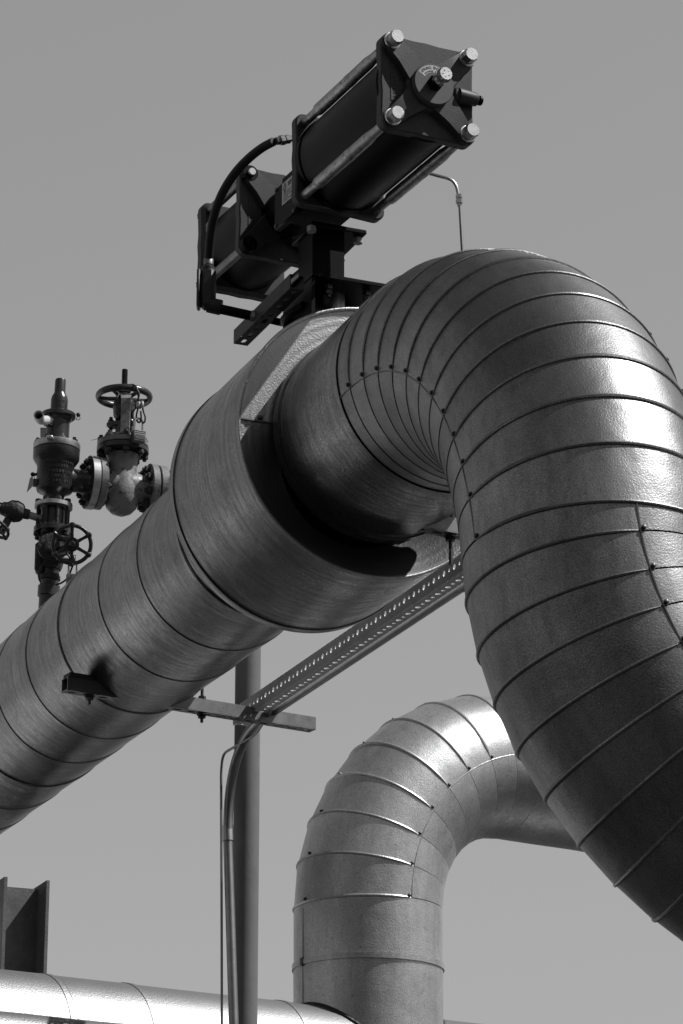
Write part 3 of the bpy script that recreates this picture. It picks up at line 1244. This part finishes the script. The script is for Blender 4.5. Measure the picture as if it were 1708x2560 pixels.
def ax_pt(y):                      # the stack leans a little
    x = 121 + (1500 - y) * (31 / 555)
    return at(x, y, SY)


def stack(mb, prof, seg=40):
    a = ax_pt(prof[0][0])
    b = ax_pt(prof[-1][0])
    ax = (b - a).normalized()
    out = []
    for y, r in prof:
        out.append(((ax_pt(y) - a).length * (1 if y <= prof[0][0] else -1), r * KS))
    mb.lathe(a, ax, out, seg)
    return mb


SAX = (ax_pt(950) - ax_pt(1500)).normalized()
QV = (V((math.sin(R(70)), math.cos(R(70)), 0)))          # branch direction, right and away


def radial(deg):                   # 0 = to the right (X), 90 = away from the camera
    return V((math.cos(R(deg)), math.sin(R(deg)), 0))


rv = thing('relief_valve', 'dark cast safety relief valve with narrow cap, left of the wheel valve', 'valve', ax_pt(1262))
mb = MB()
stack(mb, [(1262, 25), (1245, 25), (1240, 26), (1234, 33), (1229, 44), (1222, 46.5), (1166, 46.5), (1160, 51), (1149, 58), (1129, 58.5)], 48)
vb = mb.build('body', 'valve', rv)
mb = MB()
stack(mb, [(1129, 55), (1126.5, 55)], 48)
mb.build('gasket', 'caulk', rv)
mb = MB()
stack(mb, [(1126.5, 58.5), (1125.5, 59), (1112, 59), (1111, 58)], 48)
mb.build('bonnet_flange', 'flange', rv)
mb = MB()
stack(mb, [(1111, 30), (1106, 29.5), (1056, 29), (1052, 33), (1044, 34)], 40)
bon = mb.build('bonnet', 'valve', rv)
mb = MB()
stack(mb, [(1045, 41), (1043.5, 43), (1036, 43), (1034.5, 41)], 44)
mb.build('bonnet_ring', 'valve', rv)
mb = MB()
stack(mb, [(1034.5, 21.5), (1000, 21.5), (992, 19.5), (985, 15), (980, 14), (952, 13.6), (949, 12.5)], 36)
capo = mb.build('cap', 'valve', rv)
mb = MB()
stack(mb, [(1272, 46), (1271, 47.5), (1262, 47.5), (1261, 46)], 44)
mb.build('inlet_flange', 'flange', rv)
# studs on bonnet flange
for k in range(8):
    a = k * 45 + 20
    p = ax_pt(1113) + radial(a) * 50 * KS
    mb = MB()
    mb.hexbolt(p - SAX * 2 * KS, SAX, 8.5 * KS, 9 * KS, ref=X)
    mb.lathe(p, SAX, [(0, 4.6 * KS), (13 * KS, 4.6 * KS)], 10)
    mb.hexbolt(p - SAX * 26 * KS, SAX, 8.5 * KS, 8 * KS, ref=X)
    mb.build('stud', 'valve' if k % 3 else 'galv', rv)
# side outlet to the right
OC = ax_pt(1196)
mb = MB()
prof = [(20, 33), (48, 30), (62, 29), (72, 31), (82, 40), (83, 64), (84, 66), (84, 66)]
mb.lathe(OC, QV, [(s * KS, r * KS) for s, r in prof], 40)
mb.build('outlet_neck', 'valve', rv)
mb = MB()
mb.lathe(OC, QV, [(83 * KS, 60 * KS), (83.2 * KS, 68 * KS), (101 * KS, 68 * KS), (102 * KS, 66 * KS)], 56)
of = mb.build('outlet_flange', 'flange', rv)
mb = MB()
mb.lathe(OC, QV, [(82 * KS, 30 * KS), (82.4 * KS, 66.5 * KS), (83.4 * KS, 66.5 * KS)], 56)
mb.build('flange_face', 'dark', of)
e1, e2 = frame(QV)
for k in range(8):
    a = k * PI / 4 + PI / 8
    p = OC + QV * 72 * KS + (e1 * math.cos(a) + e2 * math.sin(a)) * 50 * KS
    mb = MB()
    mb.hexbolt(p, QV, 10 * KS, 11 * KS, ref=e1)
    mb.lathe(p, QV, [(-4 * KS, 5 * KS), (62 * KS, 5 * KS)], 10)
    mb.hexbolt(p + QV * 46 * KS, QV, 10 * KS, 11 * KS, ref=e1)
    mb.build('stud', 'dark', of)
# raised cast lettering on the body
mb = MB()
lines = [('CONSOLIDATED', 1150, 9.6), ('DRESSER', 1163, 9.6), ('1900588-10', 1176, 11), ('1BP-2', 1188, 11), ('WP 285 PSI', 1200, 9.6)]
for txt, y, sz in lines:
    n = len(txt)
    for i, ch in enumerate(txt):
        if ch == ' ':
            continue
        a = R(-90 + (i - (n - 1) / 2) * 8.6 + 16)
        nrm = V((math.cos(a), math.sin(a), 0))
        c = ax_pt(y + 16)
        uxx = V((-math.sin(a), math.cos(a), 0))
        text_mb(mb, ch, sz * KS, c + nrm * 46.6 * KS, uxx, SAX, nrm, 2.0 * KS)
mb.build('cast_lettering', 'letter', vb)
mb = MB()
for txt, y, sz in [('TYPE', 1002, 8), ('1', 1011, 8)]:
    n = len(txt)
    for i, ch in enumerate(txt):
        a = R(-90 + (i - (n - 1) / 2) * 17 + 15)
        nrm = V((math.cos(a), math.sin(a), 0))
        text_mb(mb, ch, sz * KS, ax_pt(y + 6) + nrm * 21.6 * KS, V((-math.sin(a), math.cos(a), 0)), SAX, nrm, .8 * KS)
mb.build('cast_lettering', 'letter', capo)
# white elbow vent
mb = MB()
v0 = ax_pt(1056) + radial(225) * 24 * KS
v1 = at(101, 1051, SY - .09)
v2 = at(97, 1038, SY - .17)
mb.tube(fillet([v0, v1, v2], .02, 6), 11.5 * KS, 18, cap=False)
mb.tube(fillet([v0, v1, v2], .02, 6), 9.5 * KS, 18, cap=False)
dirv = (v2 - v1).normalized()
ee1, ee2 = frame(dirv)
mb.rings([[v2 + (ee1 * math.cos(2 * PI * i / 18) + ee2 * math.sin(2 * PI * i / 18)) * r * KS for i in range(18)] for r in (9.5, 12.6)])
mb.lathe(v2 - dirv * .045, dirv, [(0, 11.5 * KS), (.004, 12.6 * KS), (.045, 12.6 * KS)], 18, cap=False)
mb.build('vent_elbow', 'plastic', rv)
mb = MB()
mb.box((v0 + ax_pt(1060) + X * .0) / 2 + radial(225) * 12 * KS, radial(225), radial(135), SAX, 30 * KS, 26 * KS, 30 * KS, 3 * KS)
mb.build('vent_boss', 'valve', rv)
for p, nm in ((at(196, 1037, SY), 'seal'), (at(82, 1186, SY), 'seal')):
    mb = MB()
    mb.lathe(p - Y * .006, Y, [(0, .004), (.003, .0075), (.009, .0075), (.012, .004)], 12)
    mb.tube(bez([p + X * .004, p + V((.006, 0, -.016)), p + V((-.006, 0, -.018)), p], 5), .0012, 5)
    mb.build('wire_seal', 'dark', rv)
mb = MB()
mb.box(ax_pt(1213) + radial(200) * 50 * KS, radial(200), radial(110), Z, 14 * KS, 16 * KS, 18 * KS, 2 * KS)
mb.build('side_plug', 'valve', rv)
mb = MB()
mb.lathe(ax_pt(1186) + radial(180) * 44 * KS, radial(180), [(0, 4 * KS), (14 * KS, 4 * KS)], 8)
mb.build('side_plug', 'valve', rv)
rv_tag = MB()
def tagpoly(mb, pts, Yd):
    a = [at(x, y, Yd) for x, y in pts]
    b = [p + Y * .0012 for p in a]
    mb.rings([a, b], cap0=True, cap1=True)
mb = MB()
tagpoly(mb, [(101, 1069), (117, 1069), (118, 1091), (108, 1094), (103, 1096), (101, 1092)], SY - .05)
tag(mb.build('valve_tag', 'tag'), 'small blank metal tag hanging under the white vent elbow', 'tag')
mb = MB()
tagpoly(mb, [(75, 1195), (83, 1192), (81, 1216), (76, 1222), (67, 1231), (68, 1226)], SY - .06)
tag(mb.build('valve_tag', 'tag'), 'narrow slanted tag hanging left of the relief valve body', 'tag')
mb = MB()
mb.box(at(124, 1093, SY - .09), X, Y, Z, 17 * KS, 10 * KS, 9 * KS, 2 * KS)
mb.build('nameplate_lug', 'flange', rv)

# lower block: sampling spool, small wheel valve and pipe stub down to the big pipe


def handwheel(c, ax, Rw, rr, spokes, hubr, parent, m, flat=1.0, knobs=False, ph0=0.0, dish=0.0, nut=True):
    ax = V(ax).normalized()
    e1, e2 = frame(ax)
    mb = MB()
    n = 64
    rs = []
    for i in range(n):
        a = 2 * PI * i / n
        u = e1 * math.cos(a) + e2 * math.sin(a)
        rs.append([c + u * (Rw - rr + math.cos(2 * PI * k / 10) * rr) + ax * (math.sin(2 * PI * k / 10) * rr * flat) for k in range(10)])
    rs.append(rs[0])
    mb.rings(rs)
    if knobs:
        for k in range(spokes):
            a = ph0 + 2 * PI * k / spokes
            u = e1 * math.cos(a) + e2 * math.sin(a)
            mb.lathe(c + u * (Rw - rr * 2.4), u, [(0, rr * .6), (rr * .8, rr * 1.35), (rr * 2.4, rr * 1.45), (rr * 3.0, rr * .7)], 10)
    rim = mb.build('rim', m, parent)
    for k in range(spokes):
        a = ph0 + 2 * PI * k / spokes
        u = e1 * math.cos(a) + e2 * math.sin(a)
        w = ax.cross(u)
        mb = MB()
        def sec(l, hw, hh, off):
            return [c + u * l + w * x * hw + ax * (off + y * hh) for x, y in ((-1, -.5), (-.5, -1), (.5, -1), (1, -.5), (1, .5), (.5, 1), (-.5, 1), (-1, .5))]
        mb.rings([sec(hubr * .7, rr * .95, rr * .8, dish), sec(Rw * .6, rr * .75, rr * .6, dish * .4), sec(Rw - rr * 1.6, rr * .9, rr * .7, 0)], cap0=True, cap1=True)
        mb.build('spoke', m, parent)
    mb = MB()
    mb.lathe(c + ax * (dish - rr * 1.6), ax, [(0, hubr * .8), (rr * .5, hubr), (rr * 2.6, hubr), (rr * 3.2, hubr * .8)], 24)
    mb.build('hub', m, parent)


lv = thing('gate_valve', 'small dark gate valve with six spoked wheel facing front below the relief valve', 'valve', ax_pt(1400))
mb = MB()
stack(mb, [(1334, 45), (1333, 46), (1321, 46), (1320, 45)], 44)
mb.build('flange', 'valve', lv)
mb = MB()
stack(mb, [(1320, 31), (1306, 30), (1273, 30)], 36)
spool = mb.build('spool', 'valve', lv)
for k in range(8):
    a = k * 45 + 22
    b = ax_pt(1345) + radial(a) * 39 * KS
    mb = MB()
    L = (ax_pt(1252) - ax_pt(1345)).length
    mb.lathe(b, SAX, [(0, 4.2 * KS), (L, 4.2 * KS)], 10)
    mb.hexbolt(b + SAX * 2 * KS, SAX, 8.5 * KS, 9 * KS, ref=X)
    mb.hexbolt(b + SAX * (L - 10 * KS), SAX, 8.5 * KS, 9 * KS, ref=X)
    mb.build('stud', 'dark', lv)
mb = MB()
stack(mb, [(1425, 27), (1418, 30), (1400, 34), (1360, 34), (1346, 31), (1334, 36)], 32)
vdir = V((0.16, -0.98, 0.04)).normalized()        # stem points to the camera
mb.lathe(ax_pt(1383), vdir, [(0, 30 * KS), (34 * KS, 29 * KS), (36 * KS, 36 * KS), (48 * KS, 36 * KS), (50 * KS, 22 * KS), (70 * KS, 16 * KS)], 28)
mb.box(ax_pt(1400) + radial(200) * 28 * KS, X, Y, Z, 20 * KS, 46 * KS, 74 * KS, 5 * KS)
mb.box(ax_pt(1412) + vdir * 30 * KS + X * 16 * KS, X, Y, Z, 76 * KS, 16 * KS, 13 * KS, 4 * KS)
mb.build('body', 'dark', lv)
# yoke arms out to the wheel
WC = at(180, 1361, SY - .16)
wax = (EYE - WC).normalized()
wax = (wax + V((0.10, 0, 0.10))).normalized()
mb = MB()
for s in (-1, 1):
    mb.tube([ax_pt(1383) + vdir * 46 * KS + Z * s * 24 * KS, WC - wax * .05 + Z * s * 16 * KS, WC - wax * .012 + Z * s * 8 * KS], [8 * KS, 7 * KS, 6 * KS], 8)
mb.tube([ax_pt(1383), WC + wax * .03], 6 * KS, 12)
mb.build('yoke', 'valve', lv)
wh = handwheel(WC, wax, 51.5 * KS, 5.0 * KS, 6, 18 * KS, lv, 'valve', 1.0, True, R(2), -.006)
mb = MB()
mb.hexbolt(WC + wax * .002, wax, 9 * KS, 9 * KS)
mb.lathe(WC, wax, [(0, 5 * KS), (.03, 5 * KS), (.032, 4 * KS)], 12)
mb.build('stem_nut', 'dark', lv)

sp = thing('pipe_stub', 'short dark threaded pipe standing on the big pipe below the small wheel valve', 'pipe', ax_pt(1560))
mb = MB()
stack(mb, [(1600, 23.5), (1425, 23.5)], 32)
mb.build('pipe', 'valve', sp)
mb = MB()
stack(mb, [(1492, 25), (1490, 27.5), (1466, 27.5), (1464, 25)], 32)
mb.build('coupling', 'valve', sp)
mb = MB()
stack(mb, [(1452, 24), (1450, 27), (1442, 27), (1440, 24)], 32)
mb.box(ax_pt(1447) + radial(-50) * 22 * KS, radial(-50), radial(40), SAX, 24 * KS, 16 * KS, 14 * KS, 3 * KS)
mb.build('ring_clamp', 'dark', sp)

# bleeder valve on the far left
bl0 = ax_pt(1301) + radial(190) * 20 * KS
bl1 = at(62, 1284, SY - .03)
blv = thing('bleeder_valve', 'small rough blackened valve on a side pipe at the left edge', 'valve', at(28, 1290, SY - .04))
mb = MB()
mb.tube([bl0, bl1], 9.5 * KS, 16)
mb.build('nipple', 'galv2', blv)
mb = MB()
bd = (at(0, 1270, SY - .05) - at(72, 1287, SY - .03)).normalized()
mb.lathe(at(74, 1287, SY - .03), bd, [(0, 13 * KS), (14 * KS, 14 * KS), (15 * KS, 18 * KS), (20 * KS, 24 * KS), (34 * KS, 29 * KS), (50 * KS, 27 * KS), (60 * KS, 19 * KS), (70 * KS, 17 * KS), (72 * KS, 14 * KS), (100 * KS, 14 * KS)], 10)
mb.build('body', 'dark', blv)
mb = MB()
bx = at(20, 1300, SY - .05)
down = V((-.35, -.25, -.9)).normalized()
mb.tube([bx, bx + down * 40 * KS], 10 * KS, 12)
mb.build('bonnet', 'dark', blv)
bw_ = at(-4, 1322, SY - .06)
handwheel(bw_, (V((-.45, -.35, -.75))), 33 * KS, 4 * KS, 5, 9 * KS, blv, 'dark', 1.0, True, R(30))

# upper gate valve with the large wheel
GX = 306


def gp_(y, dx=0, dY=0):
    return at(GX + dx, y, SY + .02 + dY) if False else V((gbase.x + dx * KS, gbase.y + dY, at(GX, y, gbase.y).z))


GC = OC + QV * (173 * KS)           # centre of the valve body on the branch
gbase = GC
GX = 306
gv = thing('gate_valve', 'light worn gate valve with large horizontal wheel and threaded stem', 'valve', GC)


def gst(prof, mat_, name, parent, seg=36):
    mb = MB()
    z0 = gp_(prof[0][0])
    mb.lathe(z0, Z, [(gp_(y).z - z0.z, r * KS) for y, r in prof], seg)
    return mb.build(name, mat_, parent)


gb = MB()
z0 = gp_(1293)
gb.lathe(z0, Z, [(gp_(y).z - z0.z, r * KS) for y, r in [(1288, 12), (1284, 18), (1282, 26), (1270, 38), (1250, 45), (1222, 45), (1196, 39), (1180, 37), (1150, 38), (1140, 42)]], 44)
gb.lathe(GC, QV, [(s * KS, r * KS) for s, r in [(-66, 36), (-54, 34), (-38, 38), (0, 40), (38, 38), (54, 34), (67, 36)]], 40)
gbo = gb.build('body', 'valve_light', gv)
for s, nm in ((-68.5, 'flange'), (66, 'flange')):
    mb = MB()
    mb.lathe(GC, QV, [(s * KS, 64 * KS), ((s + 1) * KS, 66 * KS), ((s + 17) * KS, 66 * KS), ((s + 18) * KS, 64 * KS)], 52)
    fo = mb.build(nm, 'valve_light', gv)
    if s > 0:
        for k in range(8):
            a = k * PI / 4 + PI / 8
            p = GC + QV * (s - 12) * KS + (e1 * math.cos(a) + e2 * math.sin(a)) * 49 * KS
            mb = MB()
            mb.hexbolt(p, QV, 11 * KS, 12 * KS, ref=e1)
            mb.lathe(p, QV, [(-6 * KS, 6 * KS), (66 * KS, 6 * KS)], 10)
            mb.build('stud', 'dark', fo)
gst([(1134, 60), (1133, 66), (1122, 66), (1121, 64)], 'valve', 'body_flange', gv, 44)
gst([(1121, 61), (1119, 61)], 'caulk', 'gasket', gv, 44)
bf = gst([(1119, 64), (1118, 65), (1107, 65), (1106, 60), (1100, 40), (1090, 30)], 'valve_light', 'bonnet', gv, 44)
for k in range(8):
    a = k * 45 + 12
    p = gp_(1120) + radial(a) * 56 * KS
    mb = MB()
    mb.hexbolt(p + Z * 14 * KS, Z, 9 * KS, 10 * KS, ref=X)
    mb.hexbolt(p - Z * 26 * KS, Z, 9.5 * KS, 10 * KS, ref=X)
    mb.lathe(p - Z * 32 * KS, Z, [(0, 5 * KS), (62 * KS, 5 * KS)], 10)
    mb.build('stud', 'dark', gv)
# yoke arms front/right and back/left
mb = MB()
for dx, dY, w in ((8, -.055, 26), (-12, .06, 26)):
    zs = [(1098, 13), (1085, 11), (1045, 11.5), (1012, 12), (1000, 13)]
    rs = []
    for y, hw in zs:
        c = gp_(y) + V((dx * KS, dY * (1.0 if y > 1010 else .72), 0))
        rs.append([c + V((sx * hw * KS, sy * .011, 0)) for sx, sy in ((-1, -1), (1, -1), (1, 1), (-1, 1))])
    mb.rings(rs, cap0=True, cap1=True)
mb.build('yoke', 'valve_light', gv, 30)
gst([(1048, 20), (1040, 26), (1020, 28), (1006, 26), (998, 20)], 'valve', 'yoke_head', gv, 28)
mb = MB()
cg = gp_(1060) + V((-.008, .0, 0))
mb.box(cg, V((.93, -.37, 0)), V((.37, .93, 0)), Z, 74 * KS, 26 * KS, 16 * KS, 4 * KS)
mb.lathe(gp_(1092), Z, [(0, 22 * KS), (20 * KS, 18 * KS), (40 * KS, 15 * KS)], 20)
mb.box(gp_(1090) + V((-30 * KS, .01, 0)), X, Y, Z, 34 * KS, 30 * KS, 22 * KS, 8 * KS)
mb.build('packing_gland', 'valve', gv)
for s in (-1, 1):
    p = cg + V((.93, -.37, 0)) * (s * 29 * KS)
    mb = MB()
    mb.hexbolt(p + Z * 7 * KS, Z, 7.5 * KS, 8 * KS, ref=X)
    mb.lathe(p - Z * 40 * KS, Z, [(0, 4.6 * KS), (62 * KS, 4.6 * KS)], 10)
    mb.build('gland_bolt', 'dark', gv)
mb = MB()
zs0 = gp_(1060)
zt0 = gp_(924).z - zs0.z
n = 110
mb.lathe(zs0, Z, [(zt0 * i / n, (7.9 if i % 2 else 6.7) * KS) for i in range(n + 1)], 18)
mb.build('threaded_stem', 'valve', gv)
WZ = gp_(992)
handwheel(WZ, Z, 73 * KS, 7.0 * KS, 5, 21 * KS, gv, 'valve', 1.35, False, R(100), -.008)
mb = MB()
mb.lathe(gp_(980), Z, [(0, 9 * KS), (0, 17 * KS), (2.5 * KS, 17 * KS), (3 * KS, 12 * KS), (14 * KS, 11 * KS)], 16)
mb.build('wheel_nut', 'dark', gv)
mb = MB()
wp = gp_(1104) + V((-40 * KS, 0, 0))
mb.tube(bez([wp, wp + V((-.03, -.01, .006)), wp + V((-.055, -.01, .001))], 5), .0008, 4)
mb.tube(bez([wp + V((-.005, 0, 0)), wp + V((-.02, -.01, -.012)), wp + V((-.035, -.01, -.02))], 5), .0008, 4)
mb.build('loose_wire', 'dark', gv)
# companion flange and pipe running on behind the drum
cp_ = thing('flanged_pipe', 'pale flanged pipe joined to the light gate valve, running behind the drum', 'pipe', GC + QV * 130 * KS)
mb = MB()
mb.lathe(GC, QV, [(89 * KS, 62 * KS), (90 * KS, 64 * KS), (108 * KS, 64 * KS), (109 * KS, 60 * KS), (114 * KS, 44 * KS), (128 * KS, 37 * KS)], 48)
mb.build('flange', 'valve_light', cp_)
mb = MB()
mb.lathe(GC, QV, [(128 * KS, 37 * KS), (420 * KS, 37 * KS)], 36)
mb.build('pipe', 'valve_light', cp_)
mb = MB()
mb.lathe(GC, QV, [(84 * KS, 58 * KS), (89 * KS, 58 * KS)], 48)
mb.build('gasket', 'caulk', cp_)

# ------------------------------------------------------------------ padlocks and lock-out cables


def padlock(label, c, yaw, w, hh, dep, sh_h, group):
    """c = centre of the body; shackle above"""
    t = thing('padlock', label, 'padlock', c, group)
    ux = V((math.cos(yaw), math.sin(yaw), 0))
    uy = V((-math.sin(yaw), math.cos(yaw), 0))
    mb = MB()
    nl = 6
    for i in range(nl):
        z = -hh / 2 + hh * (i + .5) / nl
        mb.box(V(c) + Z * z, ux, uy, Z, w, dep, hh / nl * .86, w * .10)
        if i < nl - 1:
            mb.box(V(c) + Z * (z + hh / nl / 2), ux, uy, Z, w * .95, dep * .92, hh / nl * .3)
    mb.build('lock_body', 'brass', t, 30)
    mb = MB()
    top = V(c) + Z * hh / 2
    s = w * .33
    path = [top + ux * -s + Z * -.002, top + ux * -s + Z * (sh_h - s)]
    path += [top + ux * (-s * math.cos(a)) + Z * (sh_h - s + s * math.sin(a)) for a in [PI * k / 10 for k in range(1, 10)]]
    path += [top + ux * s + Z * (sh_h - s), top + ux * s + Z * -.002]
    mb.tube(path, w * .085, 10)
    mb.build('shackle', 'tube', t)
    mb = MB()
    mb.box(V(c) + Z * (-hh * .18) + uy * (-dep / 2 - .0004), ux, uy, Z, w * .8, .0012, hh * .3)
    mb.build('bumper_band', 'ink', t)
    return t


SG = 'padlocks on the valve wheels'
CY = gbase.y - .09
P1c = at(346, 1092, CY)
padlock('laminated padlock hanging high from the cable on the horizontal wheel', P1c, R(28), 34 * KS, 30 * KS, 22 * KS, 34 * KS, SG)
CG = 'lock-out cables on the valves'
c1t = thing('lockout_cable', 'black lockout cable looped round the large horizontal wheel', 'cable', at(345, 1010, CY), CG)
mb = MB()
path = bez([at(322, 962, CY + .02), at(333, 962, CY), at(342, 970, CY - .02), at(346, 990, CY - .02), at(349, 1008, CY - .02), at(350, 1022, CY - .01)], 7)
mb.tube(path, .0032, 8)
path = bez([at(342, 972, CY - .022), at(348, 985, CY - .024), at(345, 1000, CY - .022), at(345, 1020, CY - .012), at(341, 1040, CY), at(343, 1052, CY), at(349, 1056, CY), at(353, 1046, CY - .004),
            at(352, 1028, CY - .006)], 7)
mb.tube(path, .0032, 8)
path = bez([at(356, 1010, CY - .01), at(358, 1026, CY), at(363, 1042, CY), at(362, 1054, CY), at(357, 1058, CY)], 7)
mb.tube(path, .0032, 8)
path = bez([at(344, 1006, CY - .01), at(338, 1022, CY + .01), at(328, 1034, CY + .02)], 6)
mb.tube(path, .003, 8)
path = bez([at(297, 985, CY + .02), at(291, 1000, CY + .01), at(292, 1015, CY + .01), at(299, 1028, CY + .02)], 6)
mb.tube(path, .003, 8)
mb.build('cable_loop', 'cable', c1t, 60)
mb = MB()
mb.box(at(346, 1011, CY - .018), X, Y, V((.03, 0, 1)).normalized(), 11 * KS, 10 * KS, 17 * KS, 3 * KS)
mb.box(at(356, 1011, CY - .016), X, Y, V((-.05, 0, 1)).normalized(), 8 * KS, 10 * KS, 18 * KS, 3 * KS)
mb.build('ferrule', 'galv2', c1t)
CY2 = SY - .19
P2c = at(181, 1449, SY - .13)
padlock('padlock hanging low from the small wheel, half hidden by the big pipe', P2c, R(10), 30 * KS, 26 * KS, 18 * KS, 34 * KS, SG)
c2t = thing('lockout_cable', 'black lockout cable looped from the small front wheel round its pipe stub', 'cable', at(150, 1420, SY - .1), CG)
mb = MB()
path = bez([at(118, 1400, SY - .07), at(104, 1416, SY - .07), at(97, 1434, SY - .07), at(99, 1450, SY - .07), at(106, 1458, SY - .06)], 7)
mb.tube(path, .0034, 8)
path = bez([at(140, 1462, SY - .07), at(154, 1457, SY - .08), at(168, 1446, SY - .1), at(178, 1425, SY - .13), at(184, 1405, SY - .15), at(183, 1392, SY - .165)], 7)
mb.tube(path, .0034, 8)
path = bez([at(165, 1382, SY - .17), at(174, 1392, SY - .17), at(180, 1402, SY - .16), at(186, 1396, SY - .16), at(188, 1388, SY - .16)], 7)
mb.tube(path, .0034, 8)
mb.build('cable_loop', 'cable', c2t, 60)
mb = MB()
mb.box(at(184, 1398, SY - .165), X, Y, Z, 10 * KS, 10 * KS, 20 * KS, 3 * KS)
mb.build('ferrule', 'cable', c2t)

# ------------------------------------------------------------------ steel column bottom left and tray below
CYL = 10.75
ct = at(97, 2224, CYL)
colm = thing('steel_column', 'grey steel H section column top at the lower left edge', 'column', (ct.x, ct.y, 0))
kc = (at(98, 2224, CYL) - at(97, 2224, CYL)).length
w_ = 100 * kc / Q.x
mb = MB()
mb.box(V((ct.x, ct.y, ct.z / 2)) - Q * (w_ / 2), Q, D, Z, w_, .010, ct.z)
for qo in (0, -w_):
    mb.box(V((ct.x, ct.y, ct.z / 2 + .006)) + Q * qo, Q, D, Z, .012, .235, ct.z + .012)
mb.build('section', 'steel_col', colm)
for x, y in ((10, 2232), (12, 2338)):
    mb = MB()
    p = at(x, y, CYL - .03)
    mb.hexbolt(p + Y * .03, Y * -1, .014, .014, ref=X)
    mb.build('bolt', 'steel_col', colm)

tp = at(0, 2522, 8.2)
tray = thing('slim_pipe', 'slim pale pipe low in the bottom left corner, in front of the bright clad pipe', 'pipe', tp)
mb = MB()
jacket(mb, tp - Z * .113, d4, [-2.5, -1.6, -.45, .42, 1.3, 2.2], .105, 64, lap=.001)
mb.lathe(tp - Z * .113 + d4 * 2.198, d4, [(0, .12), (.012, .12)], 48)
mb.build('pipe', 'bright', tray)
